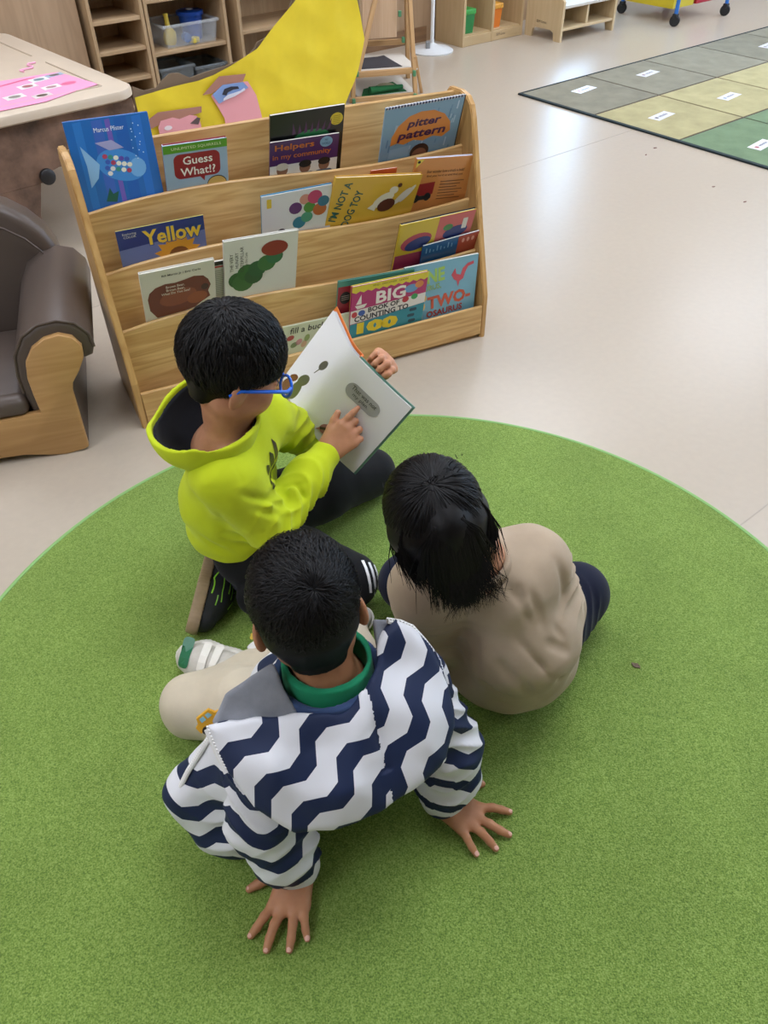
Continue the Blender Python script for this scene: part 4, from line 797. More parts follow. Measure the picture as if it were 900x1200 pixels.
def nails(ends, parent, sc=1., backs=None):
    b = B()
    for p, d, n in ends:
        n = unit(n); d = unit(d); t = np.cross(d, n); c = p+n*.0056*sc-d*.001; V = []
        for i in range(5):
            for j in range(5):
                u, v = (i-2)/2, (j-2)/2; w = math.sqrt(max(0, 1-.55*u*u*u*u)); V.append(c+d*(u*.0042*sc)+t*(v*.0036*sc*w)-n*(v*v*.0016*sc)+n*.0006)
        b.add(V, [[i*5+j, (i+1)*5+j, (i+1)*5+j+1, i*5+j+1] for i in range(4) for j in range(4)])
    o = b.out('fingernails', mat('#d9a796', .35), parent, True, norm=False); o['kind'] = 'stuff'; return o
SKIN = {}
def skin(col):
    if col in SKIN: return SKIN[col]
    m, nt, b = newmat('skin'); tc = nd(nt, 'ShaderNodeTexCoord'); n = nd(nt, 'ShaderNodeTexNoise', Scale=35., Detail=4.); nt.links.new(tc.outputs['Object'], n.inputs['Vector'])
    r = nd(nt, 'ShaderNodeValToRGB'); c = Vector(lin(col)); r.color_ramp.elements[0].position = .35; r.color_ramp.elements[1].position = .7
    r.color_ramp.elements[0].color = (c.x*.9, c.y*.84, c.z*.8, 1); r.color_ramp.elements[1].color = (c.x*1.08, c.y*1.06, c.z*1.05, 1); nt.links.new(n.outputs[0], r.inputs[0]); nt.links.new(r.outputs[0], b.inputs['Base Color'])
    b.inputs['Roughness'].default_value = .5; b.inputs['Specular IOR Level'].default_value = .35; b.inputs['Subsurface Weight'].default_value = .12; b.inputs['Subsurface Radius'].default_value = (.008, .003, .0015); b.inputs['Subsurface Scale'].default_value = 1.
    n2 = nd(nt, 'ShaderNodeTexNoise', Scale=420., Detail=2.); nt.links.new(tc.outputs['Object'], n2.inputs['Vector']); bp = nd(nt, 'ShaderNodeBump', Strength=.12, Distance=.001); nt.links.new(n2.outputs[0], bp.inputs['Height']); nt.links.new(bp.outputs[0], b.inputs['Normal'])
    SKIN[col] = m; return m
def cloth(col, weave=900., rough=.85, var=.06, bump=.25, sheen=.08):
    return mat(col, rough, spec=.2, var=var, vscale=20, bump=bump, bscale=weave, sheen=sheen)
HAIR = mat('#060506', .5, spec=.22)
def hair_strands(o, M, n, crown, lim, length, rad=(.078, .094, .088), cen=(0, -.010, .028), wid=.0016, lift=.004, seed=1, jitter=.12, seg=7, tmin=.02, swirl=.0, sc=1.):
    """ribbons that leave the crown and follow the skull; lim(azimuth)-> largest polar angle"""
    r = np.random.RandomState(seed); ck = unit(crown); e1 = unit(np.cross(ck, (1, 0, 0.2)) if abs(ck[0]) < .9 else np.cross(ck, (0, 1, 0))); e2 = np.cross(ck, e1); V = []; Fc = []
    rad = A3(*rad); cen = A3(*cen)
    for i in range(n):
        az = r.rand()*2*math.pi; tm = lim(az, e1, e2, ck); th = tmin+(tm*1.0-tmin)*r.rand()**.8; Ln = length*(.7+.5*r.rand()); da = r.normal()*jitter; lf = lift*(.2+1.2*r.rand()); kink = r.normal()*.1; base = len(V); ww = wid*(.6+.7*r.rand())
        end = min(th+Ln, tm+.16*r.rand()-.04)
        if end-th < .15: th = max(tmin, end-.25)
        pts = []
        for j in range(seg):
            s_ = j/(seg-1); t = th+(end-th)*s_; a = az+(da*s_+kink*s_*s_)*min(1, .5/max(.2, math.sin(min(t, 3))))+swirl*t
            d = ck*math.cos(t)+(e1*math.cos(a)+e2*math.sin(a))*math.sin(t)
            pts.append(cen+d*rad*(1)+d*(lf*(math.sin(math.pi*min(1, s_*1.1+.05))*.9+.1+.45*s_)))
        for j in range(seg):
            p = pts[j]; t = pts[min(j+1, seg-1)]-pts[max(j-1, 0)]; nn = unit((p-cen)/rad); sd = np.cross(t, nn); sd = sd/(np.linalg.norm(sd)+1e-9); w = ww*(1-.85*(j/(seg-1))**2)
            V += [o+M@((p-sd*w)*sc), o+M@((p+nn*w*.5)*sc), o+M@((p+sd*w)*sc)]
        for j in range(seg-1):
            a = base+j*3; Fc += [[a, a+1, a+4, a+3], [a+1, a+2, a+5, a+4]]
    return V, Fc
def hair_obj(V, F, parent, name='hair_strands'):
    me = bpy.data.meshes.new(name); me.from_pydata([tuple(v) for v in V], [], F); me.update(); o = link(name, me, HAIR, parent, True); o['kind'] = 'stuff'; return o
def hair_cap(name, o, M, cut, parent, rad=(.0765, .092, .086), cen=(0, -.010, .028), sc=1., extra=None):
    """solid cap of hair, cut by a function of the head's own coordinates (keeps where cut<0)"""
    s = S(); s.el(o+M@(A3(*cen)*sc), A3(*rad)*sc, M)
    if extra: extra(s)
    def post(D, ax):
        X, Y, Z = np.meshgrid(*ax, indexing='ij'); q = [((X-o[0])*M[0, j]+(Y-o[1])*M[1, j]+(Z-o[2])*M[2, j])/sc for j in range(3)]
        return np.maximum(D, cut(*q)*sc)
    return s.mesh(name, HAIR, parent, .0025, post)
def hair_limit(cut, rad, cen):
    tab = {}
    def lim(az, e1, e2, ck):
        # largest polar angle that keeps the strand above the hairline
        if not tab:
            A_ = np.arange(97)*2*np.pi/96; T_ = .2+np.arange(33)*.075
            q = ck*np.cos(T_)[None, :, None]+(e1*np.cos(A_)[:, None]+e2*np.sin(A_)[:, None])[:, None, :]*np.sin(T_)[None, :, None]
            p = q*A3(*rad)+A3(*cen); bad = cut(p[..., 0], p[..., 1], p[..., 2]) > 0; k = np.where(bad.any(1), bad.argmax(1), 32); tab['a'] = A_; tab['l'] = T_[np.maximum(k-1, 0)]
        return float(np.interp(az, tab['a'], tab['l']))
    return lim
def person(label, loc): 
    t = thing('person', label, 'person', loc); return t
def reparent(t):
    """parts are modelled in world space: keep them there under the person's Empty"""
    inv = Matrix.Translation(t.location).inverted()
    for c in t.children: c.matrix_parent_inverse = inv
# ---------------------------------------------------------------- open book held by the reading child
BG = A3(-.107, 1.3756, .370); BX = A3(.7146, -.4647, -.5229); BY = A3(.5954, .0115, .8034); BN = A3(-.3673, -.8854, .2848)
ob = thing('open_book', 'open white-paged picture book held up by the boy in lime green', 'book', mw=Matrix(((BX[0], BY[0], BN[0], BG[0]), (BX[1], BY[1], BN[1], BG[1]), (BX[2], BY[2], BN[2], BG[2]), (0, 0, 0, 1))))
PW, PH = .146, .207; PAP = mat('#dcdcdc', .6); DELTA = R_(-40)
def page_pts(n, side, sag, off, wid=PW):
    o = []
    for i in range(n+1):
        t = i/n; x = t*wid; z = sag*math.sin(math.pi*t)-off
        if side > 0: o.append((x, z))
        else:
            a = DELTA*min(1, t*3.0)  # bends round the gutter
            o.append(None)
    return o
def leaf(name, side, off, m, wid, hgt, thick=.0003, sag=.003):
    n = 14; pr = []; x, z, ang = 0., 0., 0.
    for i in range(n+1):
        t = i/n
        if side > 0: pr.append((t*wid, sag*math.sin(math.pi*t)-off))
        else: pr.append((x, z-off)); ang = DELTA*min(1, (t+.05)*3.2); x -= wid/n*math.cos(ang); z += wid/n*math.sin(ang)
    v = []; f = []
    for (a, b) in pr: v += [(a, -hgt/2, b), (a, hgt/2, b), (a, hgt/2, b-thick), (a, -hgt/2, b-thick)]
    for i in range(n):
        k = i*4
        for j in range(4): f.append([k+j, k+4+j, k+4+(j+1) % 4, k+(j+1) % 4])
    f += [[0, 1, 2, 3], [n*4+3, n*4+2, n*4+1, n*4]]
    b_ = B(); b_.add(v, f); o = b_.out(name, m, ob, True); return o
leaf('page', 1, 0, PAP, PW, PH); leaf('page_block', 1, .0006, mat('#cfcfcc', .7, var=.08, vscale=800), PW-.001, PH-.001, .004)
leaf('cover_board', 1, .0052, mat('#5d8a78', .4), PW+.005, PH+.007, .0024)
lp = leaf('page', -1, 0, PAP, PW, PH)
for k in range(4): leaf('page', -1, .0016+.0034*k, PAP, PW-.001-.002*k, PH-.001, .0003)
leaf('cover_board', -1, .017, mat('#d8742c', .4), PW+.004, PH+.007, .0024)
B().box((0, 0, -.014), (.006, PH+.006, .012), .002).out('spine', mat('#d8742c', .4), ob)
flat('speech_bubble', [rrect(.088, .034, .0165, 6, .060, .042)], '#9a9a9a', ob, .0036); text('bubble_line', 'That was not', ob, '#2e2e2e', .060, .049, .066, .010, .0041, shear=.05); text('bubble_line', 'my plan.', ob, '#2e2e2e', .058, .036, .042, .010, .0041, shear=.05)
flat('pink_shape', [ell(.040, -.070, .016, .012, 14, 40), ell(.050, -.052, .009, .009, 12), [(.02, -.088), (.034, -.078), (.028, -.072)]], '#b07a74', ob, .0034); flat('pink_shape', [[(.026, -.075), (.048, -.06), (.05, -.064), (.03, -.08)]], '#4a3c3a', ob, .0038)
LPM = Matrix.Translation((-.032, 0, -.0125)) @ Matrix.Rotation(-DELTA, 4, 'Y')
flat('grey_shape', [ell(-.040, -.045, .011, .026, 16, 8), ell(-.038, -.015, .012, .016, 14), [(-.052, -.085), (-.040, -.085), (-.038, -.055), (-.050, -.055)]], '#8f948c', ob, .0025, mw=LPM); flat('pink_shape', [ell(-.064, -.04, .009, .017, 12, 15), ell(-.060, -.018, .009, .010, 12)], '#a86c66', ob, .0027, mw=LPM)
flat('speech_bubble', [ell(-.022, .037, .0085, .013, 16), [(-.030, .012), (-.028, .012), (-.022, .027), (-.025, .028)]], '#8f8f8f', ob, .0025, mw=LPM)
# ---------------------------------------------------------------- child reading (lime green hoodie)
pa = person('child in a lime green hoodie and blue glasses kneeling and pointing into an open book', (-.29, 1.23, RZ))
HA = A3(-.262, 1.192, .556); MA = frame((.80, .42, -.42), (.28, .12, 1.)); SA = .95
BL = lambda x, y, z: BG+BX*x+BY*y+BN*z
shR, elR, wrR = A3(-.285, 1.085, .385), A3(-.222, 1.115, .245), BL(.080, -.078, .054)
shL, elL, wrL = A3(-.240, 1.275, .385), BL(.012, -.150, -.055), BL(.030, .072, -.058)
hipR, knR, anR = A3(-.275, 1.18, .105), A3(-.072, 1.127, .068), A3(-.272, 1.10, .050)
hipL, knL, anL = A3(-.27, 1.30, .105), A3(-.03, 1.475, .070), A3(-.25, 1.42, .045)
nk = A3(-.285, 1.175, .455); pel = A3(-.31, 1.235, .12)
s = S(); head(s, HA, MA, SA, nk)
s.rc(nk, nk-A3(0, 0, .03), .038, .044); s.path([pel, A3(-.31, 1.215, .25), A3(-.292, 1.185, .37), nk-A3(0, 0, .06)], [.075, .075, .072, .05], .03)
s.rc(shR, shL, .036, .036); s.path([shR, elR, wrR], [.032, .028, .019]); s.path([shL, elL, wrL], [.032, .028, .019])
for a, b_, c in ((hipR, knR, anR), (hipL, knL, anL)): s.path([a, b_], [.06, .042]); s.path([b_-A3(0, 0, .012), c], [.038, .028])
tip = BL(.090, .028, .009); Fh = unit(tip-wrR)
eR = hand(s, wrR, Fh, -BN, 1, per=[dict(sp=2, c=(0, 3, 3)), dict(c=(18, 95, 65)), dict(c=(20, 95, 65)), dict(c=(22, 95, 65))], thumb=(.85, .5, .05), sc=1.04)
eL = hand(s, wrL, unit(BY*.8+BX*.15+BN*.3), BN, 1, per=[dict(c=(55, 70, 40)), dict(c=(60, 75, 40)), dict(c=(62, 75, 40)), dict(c=(65, 75, 40))], thumb=(.8, .15, .45), sc=1.0)
body = s.mesh('body', skin('#c08c6c'), pa, .0028)
nails([eR[0], eR[4]], pa)
hd = lambda x, y, z: HA+MA@(A3(x, y, z)*SA)
# eyes
for x in (-1, 1):
    b = B(); c = hd(x*.030, .0775, -.008); b.lathe([(.0085*math.sin(a), -.0085*math.cos(a)) for a in [math.pi*k/8 for k in range(9)]], tuple(c), 12); b.out('eye', mat('#1a1310', .2), pa, True)
    b = B(); b.tube([hd(x*(.016+.0055*i), .0875-.0018*i*i*.3, .012+.0022*math.sin(i*.7)) for i in range(6)], [.001, .002, .0022, .002, .0018, .0008], 6); b.out('eyebrow', HAIR, pa, True)
def hairline_A(x, y, z):
    # fringe to the brow, sides to the ear tops, nape at the back; >0 is cut away
    t = np.clip((y+.02)/.06, 0, 1); low = -.020+t*.030; u = np.clip((-.005-y)/.05, 0, 1); low = low-.052*u*u*(3-2*u); return low-z
def nape(s): s.rc(HA+MA@(A3(0, -.040, -.02)*SA), HA+MA@(A3(0, -.038, -.068)*SA), .042*SA, .027*SA, .03, sq=(MA[:, 0], .78))
hair_cap('hair', HA, MA, lambda x, y, z: np.maximum(hairline_A(x, y, z), y-.086), pa, (.0785, .093, .085), (0, -.010, .030), SA, nape)
def lim_A(az, e1, e2, ck):
    f = (e1*math.cos(az)+e2*math.sin(az))[1]; return 1.86 if f > .55 else (1.78 if f > -.35 else 1.98)
V, Fq = hair_strands(HA, MA, 8000, (0.0, -.40, .92), hair_limit(hairline_A, (.0805, .095, .087), (0, -.010, .030)), .6, (.0800, .0945, .0865), (0, -.010, .030), .0014, .0062, 3, .30, sc=SA)
hair_obj(V, Fq, pa)
# glasses
gl = B(); 
for x in (-1, 1):
    ring = [hd(x*.033+.025*math.cos(a)*1.0, .103-.06*(.033+.025*math.cos(a)*x)**2*8-.0, -.012+.019*math.sin(a)) for a in [2*math.pi*k/20 for k in range(21)]]
    gl.tube(ring, .0028, 8, False); gl.tube([hd(x*.058, .098, -.004), hd(x*.072, .085, -.004), hd(x*.081, .02, -.006), hd(x*.083, -.012, -.008), hd(x*.080, -.03, -.022)], [.0036, .0036, .0034, .0034, .0026], 8)
gl.tube([hd(-.009, .104, -.006), hd(0, .107, -.002), hd(.009, .104, -.006)], .0022, 8)
gls = gl.out('glasses', mat('#1d63d4', .25), pa, True)
ln = B()
for x in (-1, 1): ln.add([hd(x*.033+.024*math.cos(a), .1025-.06*(.033+.024*math.cos(a)*x)**2*8, -.012+.018*math.sin(a)) for a in [2*math.pi*k/20 for k in range(20)]], [list(range(20))])
o = ln.out('lenses', mat('#e8f0ff', .03, alpha=.15), gls); o['kind'] = 'stuff'
# hoodie
LIME = cloth('#c2d222', 1400, .85, .04, .2)
HC0 = A3(-.322, 1.163, .462); HM0 = frame((.96, -.10, .22), (-.22, -.12, .97))
s = S(); sqx = (A3(1, 0, 0), 1.0)
s.path([A3(-.315, 1.20, .115), A3(-.318, 1.185, .25), A3(-.297, 1.145, .36)], [.088, .088, .070], .04); s.path([A3(-.315, 1.28, .115), A3(-.31, 1.265, .25), A3(-.285, 1.23, .36)], [.085, .084, .070], .05)
s.rc(shR+A3(.005, .02, .0), shL, .052, .05, .04); s.rc(nk-A3(.0, 0, .05), nk-A3(0, 0, .085), .062, .07, .04)
s.path([shR, elR, elR*.35+wrR*.65, wrR-unit(wrR-elR)*.012], [.054, .05, .043, .030], .035); s.path([shL, elL, elL*.35+wrL*.65, wrL-unit(wrL-elL)*.012], [.052, .048, .042, .030], .035)
s.rc(wrR-unit(wrR-elR)*.03, wrR-unit(wrR-elR)*.002, .0285, .0275, .006); s.rc(wrL-unit(wrL-elL)*.03, wrL-unit(wrL-elL)*.002, .0285, .0275, .006)
s.el(A3(-.312, 1.235, .155), (.110, .110, .026), None, .03)      # hem gathered over the hips
s.rc(nk+A3(0, 0, .045), nk-A3(0, 0, .035), .056, .05, .01, True)   # neck opening
for e, w in ((elR, wrR), (elL, wrL)): d = unit(w-e); s.rc(w-d*.008, w+d*.05, .0225, .0225, .002, True)
s.el(HC0+HM0@A3(0, 0, .008), A3(.104, .104, .092)*.87, HM0, .006, True)
s.fn(lambda X, Y, Z: (Z-.140-.10*(X+.31))+0*Y, (-.5, 1.0, -.05), (-.16, 1.5, .17), .01, True)
cr = crease([((-.253, 1.04, .39), (-.193, 1.112, .296), .008, .009), ((-.198, 1.163, .297), (-.182, 1.105, .286), .010, .008), ((-.175, 1.172, .297), (-.153, 1.156, .264), .009, .007), ((-.239, 1.049, .345), (-.182, 1.097, .278), .008, .008), ((-.225, 1.045, .36), (-.165, 1.13, .27), -.004, .007),
    ((-.294, 1.086, .448), (-.246, 1.054, .408), .004, .005), ((-.246, 1.054, .408), (-.31, 1.037, .403), .004, .005), ((-.215, 1.15, .30), (-.157, 1.179, .291), .008, .007), ((-.324, 1.052, .417), (-.347, 1.10, .248), .005, .012), ((-.299, 1.042, .345), (-.31, 1.097, .222), .006, .010), ((-.30, 1.07, .25), (-.23, 1.12, .20), .008, .010), ((-.33, 1.09, .22), (-.25, 1.11, .175), .007, .009), ((-.37, 1.11, .22), (-.30, 1.10, .165), .006, .009), ((-.14, 1.20, .27), (-.115, 1.27, .24), .004, .007), ((-.19, 1.236, .369), (-.17, 1.30, .30), .007, .010), ((-.185, 1.26, .34), (-.15, 1.33, .28), .006, .009)])
lf = fsum(limb_folds(elR, wrR, .0058, 2.6, .4, 1.6, -.15, .8), limb_folds(shR, elR, .0045, 1.8, 1.3, 2., .35, 1.15), limb_folds(elL, wrL, .0035, 2.6, 2., 1.6, -.1, .8), limb_folds(shL, elL, .004, 2.2, .6, 2., .2, 1.1), limb_folds((-.31, 1.235, .09), (-.30, 1.2, .34), .0035, 2.0, 2.2, 2.2, .05, .75))
hood = s.mesh('hoodie', LIME, pa, .0036, lambda D, ax: near(D, ax, lambda x, y, z: cr(x, y, z)+lf(x, y, z)+.0022*vn(x, y, z, 34, 1)+.0012*vn(x, y, z, 80, 2)))
# hood lying open behind the neck: outer shell and dark lining
HC = A3(-.322, 1.163, .462); HM = frame((.96, -.10, .22), (-.22, -.12, .97))
HR = A3(.104, .104, .092)
def hood_shell(name, ro, ri, m, cut, wob=.004):
    s = S(); s.el(HC, HR*ro, HM); s.el(HC+HM@A3(0, 0, .006), HR*ri, HM, .004, True)
    def post(D, ax):
        X, Y, Z = np.meshgrid(*ax, indexing='ij'); q = [(X-HC[0])*HM[0, j]+(Y-HC[1])*HM[1, j]+(Z-HC[2])*HM[2, j] for j in range(3)]
        D = np.maximum(D, q[2]-cut-wob*np.sin(q[0]*45)+.45*np.maximum(q[1]-.01, 0)-.10*np.abs(q[0]))
        return near(D, ax, lambda x, y, z: .003*vn(x, y, z, 38, 4)+.0012*vn(x, y, z, 90, 5))
    return s.mesh(name, m, pa, .0032, post)
ho = hood_shell('hood', 1.0, .91, LIME, .016); li = hood_shell('hood_lining', .925, .86, cloth('#23252c', 900, .9), .008)
# trousers
BLK = cloth('#0d0e12', 1200, .8, .05, .15)
s = S(); s.el(A3(-.288, 1.24, .095), (.088, .12, .078), None, .03)
s.path([hipR, (hipR+knR)/2+A3(0, -.008, .012), knR], [.083, .074, .058], .03); s.path([hipL, (hipL+knL)/2+A3(0, 0, .008), knL], [.083, .074, .060], .03)
s.path([knR-A3(.004, .012, .010), anR], [.052, .042], .012); s.path([knL-A3(.004, -.012, .012), anL], [.052, .042], .012)
cr2 = crease([((-.2, 1.09, .13), (-.12, 1.14, .14), .006, .009), ((-.26, 1.10, .14), (-.18, 1.17, .16), .006, .010), ((-.12, 1.08, .10), (-.06, 1.12, .125), .005, .008), ((-.15, 1.35, .15), (-.10, 1.42, .14), .005, .01), ((-.1, 1.07, .06), (-.2, 1.06, .06), .006, .009), ((-.08, 1.1, .125), (-.03, 1.15, .1), .004, .008)])
lf2 = fsum(limb_folds(hipR, knR, .003, 3, .2, 1.8, .1, 1.), limb_folds(knR, anR, .004, 4, 1.2, 1.5, .2, 1.), limb_folds(hipL, knL, .003, 3, 1.7, 1.8, .1, 1.))
tr = s.mesh('trousers', BLK, pa, .0036, lambda D, ax: near(np.maximum(D, (RZ+.0005-ax[2])[None, None, :]), ax, lambda x, y, z: np.where(z > .02, cr2(x, y, z)+lf2(x, y, z)+.0016*vn(x, y, z, 45, 5), 0)))
bt = bvh_of(tr)
for k in range(3):
    o = flat('side_stripe', [[(-.035, -.0035), (.035, -.0035), (.035, .0035), (-.035, .0035)]], '#e4e4e4', tr, 0); project(o, bt, (-.042+.017*k, 1.112-.004*k, .09), (.25, -.62, -.35), (.93, .1, 0), (.35, -.55, .76), .0012)
# trousers badge and hoodie emblem (three slanted bars and a word)
bh = bvh_of(hood)
LX, LY, LN = A3(.42, .9, .0), A3(-.25, .1, .96), A3(.86, -.40, .3); LO = A3(-.214, 1.160, .372)
for k, (x, h_) in enumerate(((-.030, .018), (-.006, .032), (.018, .046))):
    o = flat('emblem', [[(x-.012+.0, -.010), (x+.008, -.010), (x+.008-.0, -.010+h_*.6), (x-.004, -.010+h_)]], '#14161a', hood, 0); project(o, bh, LO, LX, LY, LN, start=.025)
o = text('emblem_word', 'adidas', hood, '#14161a', 0, -.030, .088, .026, 0, bold=.04); project(o, bh, LO, LX, LY, LN, start=.025)
o = flat('badge', [ell(-.006, 0, .0045, .010, 10, 25), ell(.0035, .001, .0045, .010, 10, -5), ell(.012, -.002, .004, .008, 10, -35)], '#dcdcdc', tr, 0); project(o, bt, (-.155, 1.375, .16), (.9, -.2, 0), (.2, .9, .1), (0, -.25, .97), .0015)
# right shoe, lying on its side, sole to the left
def shoe(parent, heel, toe, solen, upper, solem, name='shoe', sc=1.):
    heel, toe = A3(*heel), A3(*toe); d = unit(toe-heel); n = A3(*solen); n = unit(n-d*(n@d)); t = np.cross(d, n); L = np.linalg.norm(toe-heel); C = lambda a, b_, c: heel+d*(a*L)+t*b_*sc-n*c*sc
    s = S(); s.path([C(.02, 0, .030), C(.35, 0, .028), C(.72, 0, .024), C(.96, 0, .019)], [.031*sc, .031*sc, .036*sc, .026*sc], .02); s.rc(C(.10, 0, .045), C(.16, 0, .075), .033*sc, .031*sc, .02); s.rc(C(.25, 0, .05), C(.6, 0, .034), .029*sc, .028*sc, .02)
    s.rc(C(.14, 0, .085), C(.18, 0, .13), .026*sc, .03*sc, .004, True)
    pl = lambda D, ax, c, sg: np.maximum(D, sg*(((ax[0]-heel[0])[:, None, None]*n[0]+(ax[1]-heel[1])[None, :, None]*n[1]+(ax[2]-heel[2])[None, None, :]*n[2])-c))
    fl_ = lambda D, ax: np.maximum(D, (RZ+.0005-ax[2])[None, None, :])
    sh = s.mesh(name, upper, parent, .0026, lambda D, ax: fl_(near(pl(D, ax, -.012*sc, 1), ax, lambda x, y, z: .0006*vn(x, y, z, 160, 7)), ax))
    s2 = S(); s2.path([C(.0, 0, .008), C(.35, 0, .006), C(.72, 0, .006), C(.98, 0, .008)], [.036*sc, .034*sc, .040*sc, .030*sc], .02)
    so = s2.mesh('sole', solem, sh, .0026, lambda D, ax: fl_(near(pl(pl(D, ax, .006*sc, 1), ax, -.016*sc, -1), ax, lambda x, y, z: .0005*np.sin(((x-heel[0])*d[0]+(y-heel[1])*d[1]+(z-heel[2])*d[2])*700)), ax))
    return sh, C, d, n, t
shA, C_, d_, n_, t_ = shoe(pa, (-.388, 1.250, .058), (-.398, 1.040, .050), (-.90, -.05, .30), mat('#1e2024', .7, var=.2, vscale=60, bump=.3, bscale=300), mat('#9a8466', .6, var=.12, vscale=40), 'shoe', 1.12)
bs = bvh_of(shA); up_ = A3(.80, 0, .60)
for pl_ in ([(-.05, .03), (-.01, .034), (0, .02), (.045, .022)], [(-.06, .012), (-.03, .018), (.0, .004), (.05, .006), (.07, .012)], [(-.05, -.008), (-.01, -.004), (.02, -.014), (.06, -.012)], [(.02, .03), (.05, .034)], [(-.02, .045), (.02, .045), (.03, .038)], [(-.04, .05), (-.025, .045)], [(.045, .045), (.065, .04)], [(.06, .0), (.08, .004)], [(-.07, .03), (-.055, .03)], [(-.07, .022), (-.055, .022)], [(-.07, .014), (-.055, .014)]):
    q = []; 
    for i in range(len(pl_)-1):
        (x0, y0), (x1, y1) = pl_[i], pl_[i+1]; L_ = math.hypot(x1-x0, y1-y0); nx, ny = -(y1-y0)/L_*.0012, (x1-x0)/L_*.0012; q.append([(x0-nx, y0-ny), (x1-nx, y1-ny), (x1+nx, y1+ny), (x0+nx, y0+ny)])
    o = flat('trim_line', q, '#8fd03c', shA, 0); project(o, bs, (-.355, 1.14, .07), d_, (.6, 0, -.8), up_, .0012)
shoe(pa, (-.40, 1.34, .045), (-.36, 1.47, .040), (-.5, 0, .86), mat('#1e2024', .7), mat('#9a8466', .6))
s = S(); s.rc(anR+A3(.03, 0, 0), A3(-.335, 1.165, .06), .031, .028); s.mesh('sock', cloth('#3a3d44', 700), pa, .0035)
reparent(pa)
# ---------------------------------------------------------------- child in the striped jacket, seen from behind
pb = person('child from behind in a navy and white zigzag jacket, leaning back on both hands', (-.12, .80, RZ))
HB_ = A3(-.108, .702, .482); MB = frame((-.20, .95, -.24), (-.16, .28, 1.)); SB = .925
nkB = A3(-.085, .662, .385); pelB = A3(-.125, .79, .10)
sL, eL_, wL = A3(-.195, .615, .315), A3(-.188, .550, .175), A3(-.147, .538, .034)
sR, eR_, wR = A3(.045, .70, .32), A3(.098, .665, .175), A3(.092, .651, .034)
hL, kL, aL = A3(-.175, .79, .085), A3(-.355, .822, .068), A3(-.15, .955, .045)
hR, kR, aR = A3(-.06, .81, .095), A3(-.105, .975, .09), A3(-.262, .918, .055)
SKB = skin('#b48260')
s = S(); head(s, HB_, MB, SB, nkB)
s.rc(nkB, nkB-A3(0, 0, .03), .038, .044); s.path([pelB, A3(-.11, .72, .22), A3(-.09, .67, .32), nkB-A3(0, 0, .05)], [.08, .08, .072, .05], .03); s.rc(sL, sR, .036, .036)
for a, b_, c in ((sL, eL_, wL), (sR, eR_, wR)): s.path([a, b_, c], [.032, .028, .020])
for a, b_, c in ((hL, kL, aL), (hR, kR, aR)): s.path([a, b_], [.06, .042]); s.path([b_, c], [.038, .026])
# splayed hands flat on the rug
def flat_hand(s, w, F, side, spr, sc):
    F = unit(F); P_ = A3(0, 0, -1.); T = np.cross(F, P_)*side; z0 = RZ+.0085
    ends = []; base = [.024, .008, -.008, -.022]; ln = [.046, .052, .049, .040]; fb = [.056, .060, .057, .050]; ra = [.0074, .0076, .0073, .0066]
    for i in range(4):
        b_ = w+(F*fb[i]+T*base[i])*sc; b_[2] = z0+.009; m0 = w+(F*.008+T*base[i]*.6)*sc; m0[2] = w[2]-.004
        s.rc(m0, b_, .014*sc, .0095*sc, .012); d = unit(F*math.cos(R_(spr[i]))+T*math.sin(R_(spr[i]))); p = b_
        zz = [z0+.011, z0+.004, z0-.0015]; r0 = ra[i]*sc
        for j, fr in enumerate((.42, .32, .26)):
            dd = rotm((0, 0, 1), (-6, 0, 6)[j]*(1 if i % 2 else -.6))@d; q = p+dd*ln[i]*fr*sc*1.08; q[2] = zz[j]; r1 = r0*(.95, .93, .86)[j]; s.rc(p, q, r0, r1, .006 if j == 0 else .003); p = q; r0 = r1
        ends.append((p, unit(d-A3(0, 0, .25)), A3(0, 0, 1.)+d*.25))
    tb = w+(F*.006+T*.014)*sc; tb[2] = w[2]-.008; td = unit(F*.35+T*.88); p = tb+td*.028*sc; p[2] = z0+.006; s.rc(tb, p, .013*sc, .0088*sc, .012); q = p+unit(td+F*.2)*.020*sc; q[2] = z0+.001; s.rc(p, q, .0086*sc, .0074*sc, .003); e = q+unit(td+F*.3)*.014*sc; e[2] = z0-.001; s.rc(q, e, .0074*sc, .0062*sc, .003)
    ends.append((e, td, A3(0, 0, 1.))); s.rc(w+A3(0, 0, .02), w+F*.01-A3(0, 0, .008), .020*sc, .019*sc, .012, sq=(A3(0, 0, 1), 1.1)); return ends
n1 = flat_hand(s, wL.copy(), (-.16, -.985, 0), -1, (30, 12, -4, -18), 1.04)
n2 = flat_hand(s, wR.copy(), (.80, -.60, 0), 1, (34, 12, -6, -22), 1.04)
s.fn(lambda X, Y, Z: (Z-RZ-.0004)+0*X+0*Y, (-.6, .3, -.05), (.4, 1.1, .012), .001, True)
s.mesh('body', SKB, pb, .0028, lo=A3(-.46, .39, -.01), hi=A3(.24, 1.08, .63)); nails(n1+n2, pb, 1.02)
